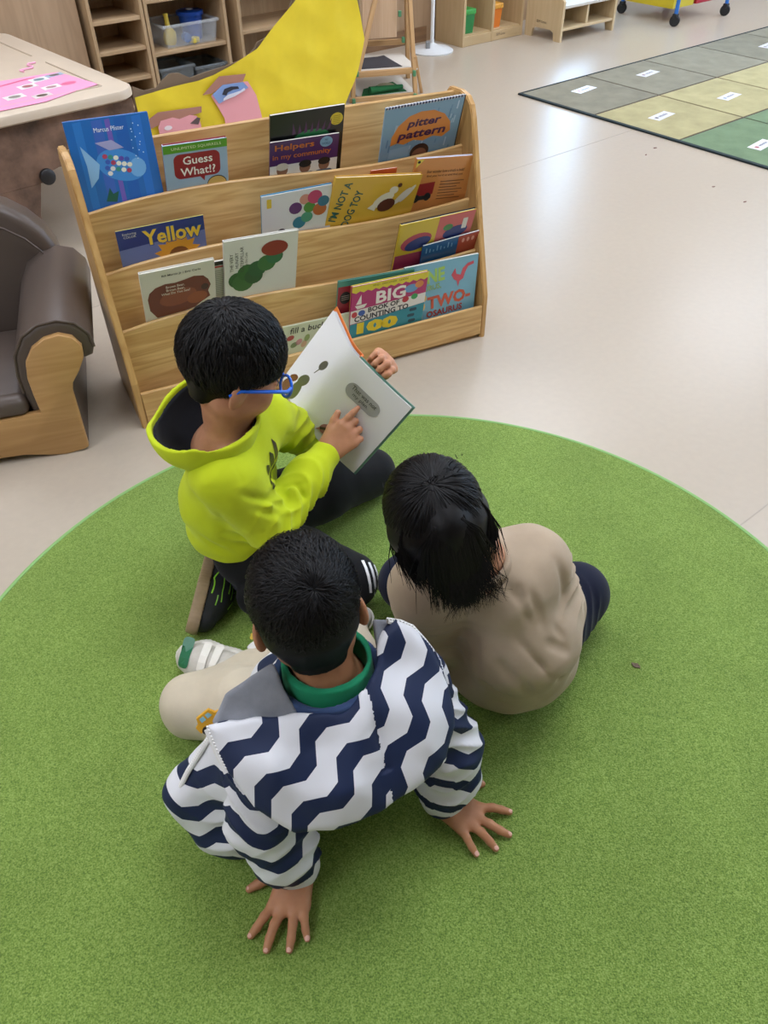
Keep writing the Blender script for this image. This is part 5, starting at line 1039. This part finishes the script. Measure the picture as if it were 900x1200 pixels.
# short hair with a whorl
def napeB(s): s.rc(HB_+MB@(A3(0, -.040, -.02)*SB), HB_+MB@(A3(0, -.042, -.062)*SB), .050*SB, .034*SB, .03, sq=(MB[:, 0], .78))
def hairline_B(x, y, z):
    t = np.clip((y+.0)/.06, 0, 1); low = -.012+t*.045; u = np.clip((-.002-y)/.045, 0, 1); low = low-.060*u*u*(3-2*u); return low-z
hair_cap('hair', HB_, MB, hairline_B, pb, (.0755, .091, .0835), (0, -.010, .030), SB, napeB)
def lim_B(az, e1, e2, ck):
    f = (e1*math.cos(az)+e2*math.sin(az))[1]; return 1.75 if f > .55 else (1.62 if f > -.35 else 1.95)
V, Fq = hair_strands(HB_, MB, 6500, (.22, -.78, .58), hair_limit(hairline_B, (.0765, .0915, .084), (0, -.010, .030)), .40, (.0765, .0915, .084), (0, -.010, .030), .0009, .0045, 5, .35, 5, .02, .25, sc=SB); hair_obj(V, Fq, pb)
for x in (-1, 1):
    b = B(); c = HB_+MB@(A3(x*.030, .0775, -.008)*SB); b.lathe([(.0085*math.sin(a), -.0085*math.cos(a)) for a in [math.pi*k/8 for k in range(9)]], tuple(c), 12); b.out('eye', mat('#1a1310', .2), pb, True)
# green shirt collar, denim neckband
def ring_shell(name, c, M, r, ri, lo, hi, m, vox=.003, tilt=0., parent=pb):
    s = S(); s.rc(c+M@A3(0, 0, lo), c+M@A3(0, 0, hi), r, r*.96, .01); s.rc(c+M@A3(0, 0, lo-.06), c+M@A3(0, 0, hi+.06), ri, ri, .003, True)
    def post(D, ax):
        X, Y, Z = np.meshgrid(*ax, indexing='ij'); q = (X-c[0])*M[0, 2]+(Y-c[1])*M[1, 2]+(Z-c[2])*M[2, 2]; q1 = (X-c[0])*M[0, 1]+(Y-c[1])*M[1, 1]+(Z-c[2])*M[2, 1]
        return near(np.maximum(np.maximum(D, q-hi-tilt*q1), lo-q), ax, lambda x, y, z: .0012*vn(x, y, z, 70, 3))
    return s.mesh(name, m, parent, vox, post)
CM = frame((-.15, .97, -.25), (-.05, .35, .93))
ring_shell('shirt_collar', nkB+A3(.002, .006, -.002), CM, .067, .055, -.035, .022, cloth('#178058', 1300, .75, .05, .15), .0028, .15)
ring_shell('jacket_neckband', nkB+A3(.002, .002, -.004), CM, .081, .066, -.045, .006, cloth('#33466a', 900, .8, .2, .4), .003, .1)
# jacket
def zigzag(name, per=.062, amp=.010, lam=.092, duty=.45, dark='#1a2747', light='#dcdde2'):
    m, nt, b = newmat(name); at = nd(nt, 'ShaderNodeAttribute', attribute_name='uvw'); sp = nd(nt, 'ShaderNodeSeparateXYZ'); nt.links.new(at.outputs['Vector'], sp.inputs[0])
    def mth(op, a, c=None, **k):
        n = nd(nt, 'ShaderNodeMath', operation=op)
        for i, q in enumerate((a, c)):
            if q is None: continue
            if isinstance(q, (int, float)): n.inputs[i].default_value = q
            else: nt.links.new(q, n.inputs[i])
        if k.get('clamp'): n.use_clamp = True
        return n.outputs[0]
    t = mth('PINGPONG', mth('DIVIDE', sp.outputs[0], lam/2), 1.); t = mth('MULTIPLY', mth('SUBTRACT', t, .25), 2., clamp=True)
    v = mth('ADD', sp.outputs[1], mth('MULTIPLY', t, amp*2)); f = mth('FRACT', mth('DIVIDE', v, per)); g = mth('LESS_THAN', f, duty)
    mx = nd(nt, 'ShaderNodeMix', data_type='RGBA'); mx.inputs[6].default_value = (*lin(light), 1); mx.inputs[7].default_value = (*lin(dark), 1); nt.links.new(g, mx.inputs[0]); nt.links.new(mx.outputs[2], b.inputs['Base Color'])
    b.inputs['Roughness'].default_value = .62; b.inputs['Specular IOR Level'].default_value = .3
    tc = nd(nt, 'ShaderNodeTexCoord'); n2 = nd(nt, 'ShaderNodeTexNoise', Scale=900., Detail=2.); nt.links.new(tc.outputs['Object'], n2.inputs['Vector']); bp = nd(nt, 'ShaderNodeBump', Strength=.15, Distance=.001); nt.links.new(n2.outputs[0], bp.inputs['Height']); nt.links.new(bp.outputs[0], b.inputs['Normal'])
    return m
ZZ = zigzag('zigzag_cloth')
ha, hb_, hh = A3(.943, .334, 0), A3(.25, -.7043, -.6644), A3(.2219, -.6266, .7476); HO = A3(-.075, .625, .372)
def uv_limb(o, a, b, ph=0., rot=0.):
    v = verts_np(o)-a; d = unit(b-a); u = unit(np.cross(d, (.3, .2, .93))); w = np.cross(d, u); t = v@d; an = np.arctan2(v@w, v@u)
    # angle measured so that the seam faces the floor
    set_attr(o, 'uvw', np.stack([an*.042+ph, t+rot*an*.02, 0*t], 1))
# body of the jacket
s = S(); s.path([pelB-A3(0, .01, .01), A3(-.112, .715, .215), A3(-.092, .668, .31)], [.115, .112, .09], .04); s.rc(sL+A3(.02, .01, -.01), sR-A3(.02, 0, .01), .050, .050, .04)
s.rc(A3(-.215, .62, .27), A3(-.285, .625, .13), .030, .035, .05); s.rc(A3(-.285, .625, .13), A3(-.258, .60, .07), .035, .038, .05); s.rc(A3(-.19, .60, .22), A3(-.215, .615, .09), .05, .055, .05); s.rc(A3(-.22, .60, .075), A3(-.16, .70, .07), .05, .07, .05)
s.rc(A3(-.255, .635, .25), A3(-.325, .61, .145), .016, .018, .04); s.rc(A3(-.315, .612, .14), A3(-.275, .59, .065), .022, .03, .04); s.rc(A3(-.25, .62, .2), A3(-.28, .605, .11), .03, .035, .04)
s.rc(nkB+A3(0, 0, .05), nkB-A3(0, 0, .05), .064, .062, .01, True)
s.fn(lambda X, Y, Z: (Z-RZ-.004)+0*X+0*Y, (-.6, .3, -.05), (.4, 1.1, .02), .004, True)
jf = fsum(limb_folds((-.20, .60, .30), (-.27, .61, .06), .005, 2.2, .5, 1.5), lambda x, y, z: .003*vn(x, y, z, 45, 11)+.0015*vn(x, y, z, 95, 12))
jk = s.mesh('jacket', ZZ, pb, .0036, lambda D, ax: near(D, ax, jf)); v = verts_np(jk)-HO; set_attr(jk, 'uvw', np.stack([v@ha*.9+v@hb_*.2, v@A3(.1, -.3, -.95), 0*v[:, 0]], 1))
for nm, (a, b_, c), ph in (('left', (sL, eL_, wL), .3), ('right', (sR, eR_, wR), 1.1)):
    s = S(); d = unit(c-b_); s.path([a, b_, b_*.45+c*.55, c-d*.012], [.046, .050, .052, .040], .03); s.rc(c-d*.03, c-d*.004, .036, .0265, .01); s.rc(c-d*.016, c+d*.05, .0235, .024, .002, True)
    lf = fsum(limb_folds(a, b_, .004, 2, ph, 1.8, .2, 1.1), limb_folds(b_, c, .0055, 2.4, ph+1, 1.4, -.1, .95)); o = s.mesh('sleeve', ZZ, pb, .0034, lambda D, ax: near(np.maximum(D, (RZ+.002-ax[2])[None, None, :]), ax, lambda x, y, z: lf(x, y, z)+.002*vn(x, y, z, 60, ph))); uv_limb(o, a*.2+b_*.8, c, ph*.03, .4)
    b = B(); u = unit(np.cross(d, (1, .2, 0))); w = np.cross(d, u); rr = np.random.RandomState(4)
    b.tube([c-d*.006+(u*math.cos(t)+w*math.sin(t))*.0262+d*.0022*math.sin(t*17) for t in [2*math.pi*k/60 for k in range(61)]], [.0032+.0012*rr.rand() for _ in range(61)], 6, False); o = b.out('lace_cuff', mat('#d8d6d0', .9, bump=.8, bscale=900), pb, True)
# hood lying flat over the back
HP = np.array([(-.169, -.014), (-.120, -.010), (-.07, .000), (.0, .0), (.06, -.045), (.09, -.066), (.112, -.078), (.132, -.064), (.152, -.027), (.164, .033), (.156, .086), (.13, .127), (.071, .15), (.017, .162), (-.038, .163), (-.095, .15), (-.136, .105), (-.159, .051)])
def poly2(x, y, P_):
    d = np.full(np.broadcast(x, y).shape, 1e9, np.float32); sgn = np.ones_like(d); j = len(P_)-1
    for i in range(len(P_)):
        ex_, ey_ = P_[j]-P_[i]; wx, wy = x-P_[i][0], y-P_[i][1]; t = np.clip((wx*ex_+wy*ey_)/(ex_*ex_+ey_*ey_), 0, 1); d = np.minimum(d, (wx-ex_*t)**2+(wy-ey_*t)**2)
        c1 = y >= P_[i][1]; c2 = y < P_[j][1]; c3 = ex_*wy > ey_*wx; al = c1 & c2 & c3; no = ~c1 & ~c2 & ~c3; sgn = np.where(al | no, -sgn, sgn); j = i
    return sgn*np.sqrt(d)
def hood_fn(X, Y, Z, t0=.006, puff=.018, lift=0., HP=HP):
    x, y, z = X-HO[0], Y-HO[1], Z-HO[2]; a = x*ha[0]+y*ha[1]+z*ha[2]; b_ = x*hb_[0]+y*hb_[1]+z*hb_[2]; h = x*hh[0]+y*hh[1]+z*hh[2]
    p = poly2(a, b_, HP); ins = np.clip(-p/.05, 0, 1); h0 = .026-1.1*a*a-.5*np.maximum(b_-.06, 0)**1.5+.004*np.sin(a*55+b_*20)*ins+.005*np.sin(a*26-b_*38+1)*ins+lift-.006*np.exp(-((a-.042)/.006)**2)*(b_ < .11); t = t0+puff*np.sqrt(ins)
    e = np.abs(h-h0+puff*.3*ins)-t; q = np.maximum(p, e); return np.where((p > 0) & (e > 0), np.sqrt(np.maximum(p, 0)**2+np.maximum(e, 0)**2), q)-.002
s = S(); s.fn(lambda X, Y, Z: hood_fn(X, Y, Z), (-.28, .44, .20), (.14, .77, .46)); s.rc(nkB+CM@A3(0, 0, .06), nkB-CM@A3(0, 0, .06), .072, .070, .010, True)
hdB = s.mesh('hood', ZZ, pb, .003, lambda D, ax: near(D, ax, lambda x, y, z: .002*vn(x, y, z, 60, 21)+.001*vn(x, y, z, 120, 22)))
v = verts_np(hdB)-HO; a = v@ha; b_ = v@hb_; L = a < .042; set_attr(hdB, 'uvw', np.stack([np.where(L, a*.80-b_*.60, a*.55-b_*.83), np.where(L, a*.60+b_*.80, a*.83+b_*.55+.02), 0*a], 1))
# grey lining showing at the hood's opening
for lpoly in ([(-.160, -.016), (-.135, -.046), (-.10, -.062), (-.06, -.07), (-.03, .02), (-.09, .012), (-.13, .0)], [(.05, -.02), (.062, -.075), (.085, -.09), (.108, -.082), (.10, -.05), (.08, -.02)]):
    s = S(); LPn = np.array(lpoly); s.fn(lambda X, Y, Z: hood_fn(X, Y, Z, .004, .006, -.012, LPn), (-.28, .44, .20), (.14, .77, .46)); s.rc(nkB+CM@A3(0, 0, .06), nkB-CM@A3(0, 0, .06), .074, .072, .004, True)
    s.mesh('hood_lining', cloth('#85888f', 700, .9, .2, .3), pb, .003, lambda D, ax: near(D, ax, lambda x, y, z: .002*vn(x, y, z, 90, 23)))
# zips: tape with teeth
def zipper(pts):
    b = B(); b.tube(pts, .0055, 8, flat=.6); o = b.out('zip_tape', mat('#dcdcda', .7), pb, True); tb = B(); P_ = [A3(*p) for p in pts]
    for i in range(len(P_)-1):
        n = max(2, int(np.linalg.norm(P_[i+1]-P_[i])/.0042))
        for k in range(n): c = P_[i]+(P_[i+1]-P_[i])*k/n; tb.box(tuple(c), (.0026, .0026, .011), .0004)
    t = tb.out('zip_teeth', mat('#ececea', .5), o); t['kind'] = 'stuff'
HPt = lambda a, b_, h=.004: tuple(HO+ha*a+hb_*b_+hh*(h+.026-1.1*a*a))
zipper([HPt(-.171, -.012), HPt(-.166, .02), HPt(-.160, .05)]); zipper([(-.258, .628, .283), (-.300, .606, .218), (-.334, .590, .152)]); zipper([HPt(.10, -.084), HPt(.118, -.076), HPt(.134, -.064), HPt(.147, -.04), HPt(.155, -.022)])
# trousers
BEI = cloth('#c4b8a2', 1000, .85, .06, .2)
s = S(); s.el(A3(-.125, .82, .085), (.115, .10, .075), None, .03); s.path([hL, (hL+kL)/2+A3(0, 0, .006), kL], [.075, .070, .056], .03); s.path([kL, kL*.5+aL*.5, aL], [.054, .050, .040], .02); s.path([hR, kR], [.085, .064], .03); s.path([kR, kR*.35+aR*.65], [.058, .044], .02)
tf = fsum(limb_folds(hL, kL, .0018, 1.6, .8, 3., .0, .9), limb_folds(kR, aR, .003, 3, 2., 1.6), crease([((-.34, .80, .155), (-.22, .83, .175), .006, .008), ((-.35, .84, .16), (-.24, .87, .16), .006, .008), ((-.36, .88, .14), (-.25, .90, .13), .006, .008), ((-.30, .77, .13), (-.22, .80, .17), .006, .009)]))
trB = s.mesh('trousers', BEI, pb, .0036, lambda D, ax: near(np.maximum(D, (RZ+.0005-ax[2])[None, None, :]), ax, lambda x, y, z: np.where(z > .02, tf(x, y, z)+.0015*vn(x, y, z, 50, 31), 0)))
d = unit(aR-kR); s = S(); s.rc(kR*.45+aR*.55, kR*.16+aR*.84, .047, .041, .01); s.rc(kR*.1+aR*.9, aR+d*.03, .034, .034, .002, True); cu = s.mesh('printed_cuff', cloth('#dedcd8', 900), pb, .003); bc = bvh_of(cu); rr = np.random.RandomState(8); cc = kR*.3+aR*.7
for k in range(16):
    c = ['#22335c', '#b8383c', '#c8a83c', '#22335c'][k % 4]; x, y = rr.uniform(-.03, .03), rr.uniform(-.04, .05); o = flat('car_print', [rrect(.014, .007, .002, 2, x, y), rrect(.008, .006, .002, 2, x, y+.005)], c, cu, 0); project(o, bc, cc, -d, np.cross((0, -.6, .8), -d), (0, -.6, .8), .0012)
s = S(); s.rc(kR*.2+aR*.8, aR+d*.01, .026, .027, .01); s.mesh('sock', cloth('#3f8f5c', 700), pb, .0028)
shB, C_, d_, n_, t_ = shoe(pb, (-.262, .926, .030), (-.392, .962, .030), (-.1, .80, -.55), mat('#bfbab0', .8, var=.08, vscale=60, bump=.3, bscale=500), mat('#d8d4ca', .6), 'shoe', .92)
bs = bvh_of(shB); uu = A3(.05, -.60, .80); mid = A3(-.322, .922, .07)
for x in (-.028, -.004): o = flat('strap', [rrect(.016, .056, .003, 3, x, 0)], '#dcd8ce', shB, 0); project(o, bs, mid, -d_, np.cross(uu, -d_), uu, .003)
o = flat('toe_cap', [rrect(.024, .06, .008, 3, -.068, -.0)], '#1f6b4a', shB, 0); project(o, bs, mid, -d_, np.cross(uu, -d_), uu, .0015)
o = flat('heel_cap', [rrect(.02, .05, .006, 3, .058, .0)], '#2f7d58', shB, 0); project(o, bs, mid, -d_, np.cross(uu, -d_), uu, .0015)
shoe(pb, (-.16, .985, .03), (-.05, 1.05, .03), (-.3, .3, -.8), mat('#bfbab0', .8), mat('#d8d4ca', .6), 'shoe', .9)
# small toy-car charm at the zip
CX, CZ, CN_ = unit((.93, .25, .12)), unit((-.2, .45, .85)), unit((.05, -.85, .5)); CN_ = np.cross(CX, CZ); CO = A3(-.262, .648, .292)
ch = bpy.data.objects.new('car_charm', None); COL.objects.link(ch); ch.parent = pb; ch['label'] = 'yellow toy-car charm at the top of the zip'
mwc = Matrix(((CX[0], CZ[0], CN_[0], CO[0]), (CX[1], CZ[1], CN_[1], CO[1]), (CX[2], CZ[2], CN_[2], CO[2]), (0, 0, 0, 1))) @ Matrix.Rotation(R_(24), 4, 'Z')
if CN_[1] > 0: mwc = mwc @ Matrix.Rotation(math.pi, 4, 'Y')
def chm(name, poly, z0, z1, col): o = B().prism(poly, z0, z1, 'xy').out(name, mat(col, .45), ch); o.matrix_local = mwc
chm('car_body', [(-.022, -.008), (.022, -.008), (.022, .003), (.014, .005), (.010, .015), (-.012, .015), (-.016, .006), (-.022, .004)], 0, .006, '#e0a62c')
chm('car_wheel', ell(-.012, -.009, .0068, .0068, 14), .001, .008, '#22201f'); chm('car_wheel', ell(.012, -.009, .0068, .0068, 14), .001, .008, '#22201f'); chm('car_window', [(-.010, .005), (-.002, .005), (-.002, .012), (-.009, .012)], .0062, .0068, '#8cc0d0'); chm('car_window', [(.001, .005), (.009, .005), (.007, .012), (.001, .012)], .0062, .0068, '#8cc0d0')
reparent(pb)
# ---------------------------------------------------------------- child in the tan sweatshirt, seen from behind
pc = person('child from behind in a tan sweatshirt and navy trousers with gathered black hair', (.235, .92, RZ))
HC_ = A3(.080, .880, .470); MC = frame((-.22, .93, -.34), (-.30, .30, 1.)); SCc = .86
nkC = A3(.150, .862, .405)
sLc, eLc, wLc = A3(.068, .872, .32), A3(.082, .900, .175), A3(.11, 1.06, .13)
sRc, eRc, wRc = A3(.250, .912, .335), A3(.312, .950, .18), A3(.24, 1.10, .13)
hLc, kLc, aLc = A3(.185, .94, .09), A3(.050, 1.098, .088), A3(.22, 1.16, .045)
hRc, kRc, aRc = A3(.285, .94, .09), A3(.388, 1.05, .098), A3(.17, 1.13, .05)
s = S(); head(s, HC_, MC, SCc, nkC, .7); s.rc(nkC, nkC-A3(0, 0, .03), .036, .042)
s.path([A3(.235, .90, .10), A3(.232, .872, .22), A3(.19, .87, .33), nkC-A3(0, 0, .05)], [.075, .072, .055, .04], .03); s.rc(sLc, sRc, .030, .030)
for a, b_, c in ((sLc, eLc, wLc), (sRc, eRc, wRc)): s.path([a, b_, c], [.032, .028, .020])
for a, b_, c in ((hLc, kLc, aLc), (hRc, kRc, aRc)): s.path([a, b_], [.06, .042]); s.path([b_, c], [.038, .026])
hand(s, wLc, (.45, .7, -.35), (.2, .3, -.9), 1, (20, 25, 20)); hand(s, wRc, (-.45, .7, -.35), (-.2, .3, -.9), -1, (20, 25, 20))
s.mesh('body', skin('#c08f70'), pc, .003)
for x in (-1, 1):
    b = B(); c = HC_+MC@(A3(x*.030, .0775, -.008)*SCc); b.lathe([(.0085*math.sin(a), -.0085*math.cos(a)) for a in [math.pi*k/8 for k in range(9)]], tuple(c), 12); b.out('eye', mat('#1a1310', .2), pc, True)
# hair: longer, gathered at the crown, falling to the nape
HL = lambda x, y, z: HC_+MC@(A3(x, y, z)*SCc)
def bulk(s):
    s.rc(HL(.0, -.045, .0), HL(.0, -.062, -.085), .062*SCc, .036*SCc, .03, sq=(MC[:, 0], .82)); s.rc(HL(-.052, -.012, .0), HL(-.052, -.024, -.05), .036*SCc, .026*SCc, .03); s.rc(HL(.052, -.012, .0), HL(.052, -.024, -.05), .036*SCc, .026*SCc, .03); s.rc(HL(0, -.08, .055), HL(0, -.098, .03), .016*SCc, .018*SCc, .03); s.rc(HL(0, -.098, .03), HL(.0, -.092, -.045), .018*SCc, .014*SCc, .03)
hair_cap('hair', HC_, MC, lambda x, y, z: np.maximum(np.where(y > .03, .022, -.14)-z, y-.085), pc, (.078, .093, .086), (0, -.010, .030), SCc, bulk)
def lim_C(az, e1, e2, ck):
    f = (e1*math.cos(az)+e2*math.sin(az))[1]; return 1.75 if f > .5 else 1.95
V, Fq = hair_strands(HC_, MC, 4200, (0.0, -.62, .78), lim_C, 1.1, (.0805, .0955, .088), (0, -.010, .030), .0012, .0055, 9, .16, 7, .05, sc=SCc)
# falling strands: tail and loose ends
rr = np.random.RandomState(12)
def strand(pts, w):
    base = len(V); n = len(pts)
    for j, p in enumerate(pts):
        t = unit(pts[min(j+1, n-1)]-pts[max(j-1, 0)]); sd = np.cross(t, A3(.1, -.75, .65)); sd = sd/(np.linalg.norm(sd)+1e-9); ww = w*(1-.8*(j/(n-1))**2); V.extend([p-sd*ww, p+A3(.02, -.6, .6)*ww*.6, p+sd*ww])
    for j in range(n-1): a = base+j*3; Fq.extend([[a, a+1, a+4, a+3], [a+1, a+2, a+5, a+4]])
for i in range(3400):     # from the tie down the back of the head
    x0 = rr.normal()*.007; sp = rr.normal()*(.010 if i % 2 else .022)-.006; r1 = .006*rr.rand(); ln = -.055-.085*rr.rand(); k = rr.normal()*.008
    strand([HL(x0, -.088, .062), HL(x0+sp*.25, -.112-r1, .045), HL(x0+sp*.6+k, -.118-r1+abs(sp)*.25, .012), HL(x0+sp*.95+k, -.106-r1+abs(sp)*.35, ln*.45), HL(x0+sp*1.15, -.092-r1+abs(sp)*.4+.01*rr.rand(), ln)], .0011)
for i in range(900):      # sides hanging past the ears
    sx = rr.choice([-1, 1]); y0 = rr.uniform(-.06, .03); k = rr.normal()*.006; ln = -.06-.06*rr.rand()
    strand([HL(sx*.066, y0-.01, .05), HL(sx*(.081+.003*rr.rand()), y0-.004, .01), HL(sx*(.076+.004*rr.rand())+k, y0-.008, -.03), HL(sx*(.058+.01*rr.rand())+k*2, y0-.014, ln*.8)], .0011)
for i in range(150):       # flyaway ends on the collar
    x0 = rr.uniform(-.03, .06); strand([HL(x0*.6, -.10, -.03), HL(x0*.9, -.107, -.07), HL(x0+.012*rr.normal(), -.108-.006*rr.rand(), -.10), HL(x0*1.1+.02*rr.normal(), -.108, -.125-.02*rr.rand())], .0006)
for i in range(70):       # ends standing up at the crown
    a = rr.uniform(0, 6.28); d = A3(math.cos(a)*.7, math.sin(a)*.5, .6); p = A3(rr.normal()*.03, -.05+rr.normal()*.03, .105); strand([HL(*p), HL(*(p+d*.008)), HL(*(p+d*.015+A3(0, 0, -.002)))], .0007)
hair_obj(V, Fq, pc)
b = B(); b.tube([HL(.013*math.cos(t), -.092+.008*math.sin(t), .060+.011*math.sin(t)) for t in [2*math.pi*k/16 for k in range(17)]], .003, 8, False); b.out('hair_tie', mat('#141216', .7), pc, True)
# sweatshirt
TAN = cloth('#b4a18a', 1100, .9, .05, .25)
s = S(); s.path([A3(.235, .892, .105), A3(.232, .865, .21), A3(.20, .872, .315)], [.106, .104, .076], .04); s.rc(sLc+A3(.01, 0, 0), sRc-A3(.01, 0, 0), .058, .058, .04); s.rc(A3(.15, .87, .37), A3(.19, .872, .34), .058, .07, .03)
s.rc(A3(.185, .905, .095), A3(.280, .91, .095), .082, .080, .03)
s.path([sLc, eLc, wLc], [.060, .058, .036], .04); s.path([sRc, eRc, wRc], [.058, .056, .036], .04); s.rc(A3(.285, .90, .22), A3(.305, .93, .13), .046, .046, .04)
s.rc(nkC+A3(-.03, .0, .05), nkC-A3(0, 0, .03), .050, .044, .01, True)
s.fn(lambda X, Y, Z: (Z-.034)+0*X+0*Y, (-.1, .7, -.05), (.5, 1.2, .034), .016, True)
cf = crease([((.206, .821, .388), (.213, .80, .36), .007, .007), ((.15, .83, .38), (.17, .81, .37), .006, .006), ((.184, .822, .393), (.235, .795, .312), .007, .009), ((.275, .869, .394), (.301, .85, .303), .008, .010), ((.181, .775, .253), (.225, .754, .202), .009, .009), ((.223, .754, .225), (.248, .772, .151), .010, .008), ((.159, .785, .184), (.211, .774, .141), .009, .009), ((.258, .787, .282), (.307, .794, .244), .008, .009), ((.274, .809, .297), (.298, .799, .264), .007, .007), ((.119, .815, .363), (.154, .787, .198), .008, .008), ((.224, .816, .379), (.258, .797, .297), .007, .008), ((.201, .789, .309), (.28, .766, .2), .007, .008), ((.13, .80, .3), (.19, .775, .2), -.004, .012), ((.25, .78, .25), (.30, .79, .17), .008, .008), ((.24, .76, .17), (.29, .79, .09), .008, .009), ((.17, .785, .12), (.24, .78, .09), .007, .009), ((.285, .80, .22), (.32, .84, .15), .008, .009)])
sf = fsum(limb_folds((.235, .88, .03), (.20, .87, .33), .0042, 2.4, 1.1, 2.4, .0, .7), limb_folds(sRc, eRc, .0045, 2.2, .7, 2.), limb_folds(sLc, eLc, .004, 2.2, 2.7, 2.))
sw = s.mesh('sweatshirt', TAN, pc, .0036, lambda D, ax: near(D, ax, lambda x, y, z: cf(x, y, z)+sf(x, y, z)+.0022*vn(x, y, z, 36, 41)+.001*vn(x, y, z, 85, 42)))
ring_shell('neck_rib', nkC-A3(.004, 0, .012), frame((-.3, .93, -.2), (-.35, .25, .9)), .056, .046, -.014, .004, cloth('#a8957e', 600, .9, .05, .5), .003, .1, pc)
# trousers and shoes
NAV = cloth('#11162c', 1200, .8, .05, .15)
s = S(); s.el(A3(.235, .925, .085), (.115, .095, .072), None, .03)
for a, b_, c in ((hLc, kLc, aLc), (hRc, kRc, aRc)): s.path([a, b_], [.078, .062], .03); s.path([b_, c], [.056, .040], .02)
tf = fsum(limb_folds(hRc, kRc, .003, 2.5, .8), limb_folds(hLc, kLc, .003, 2.5, 1.8))
s.mesh('trousers', NAV, pc, .0036, lambda D, ax: near(np.maximum(D, (RZ+.0005-ax[2])[None, None, :]), ax, lambda x, y, z: np.where(z > .02, tf(x, y, z)+.0015*vn(x, y, z, 50, 51), 0)))
shoe(pc, (.24, 1.165, .035), (.33, 1.20, .035), (.3, .3, -.8), mat('#c8c4c0', .8), mat('#dcd8d0', .6), 'shoe', .85); shoe(pc, (.15, 1.135, .035), (.06, 1.19, .035), (-.3, .3, -.8), mat('#c8c4c0', .8), mat('#dcd8d0', .6), 'shoe', .85)
reparent(pc)
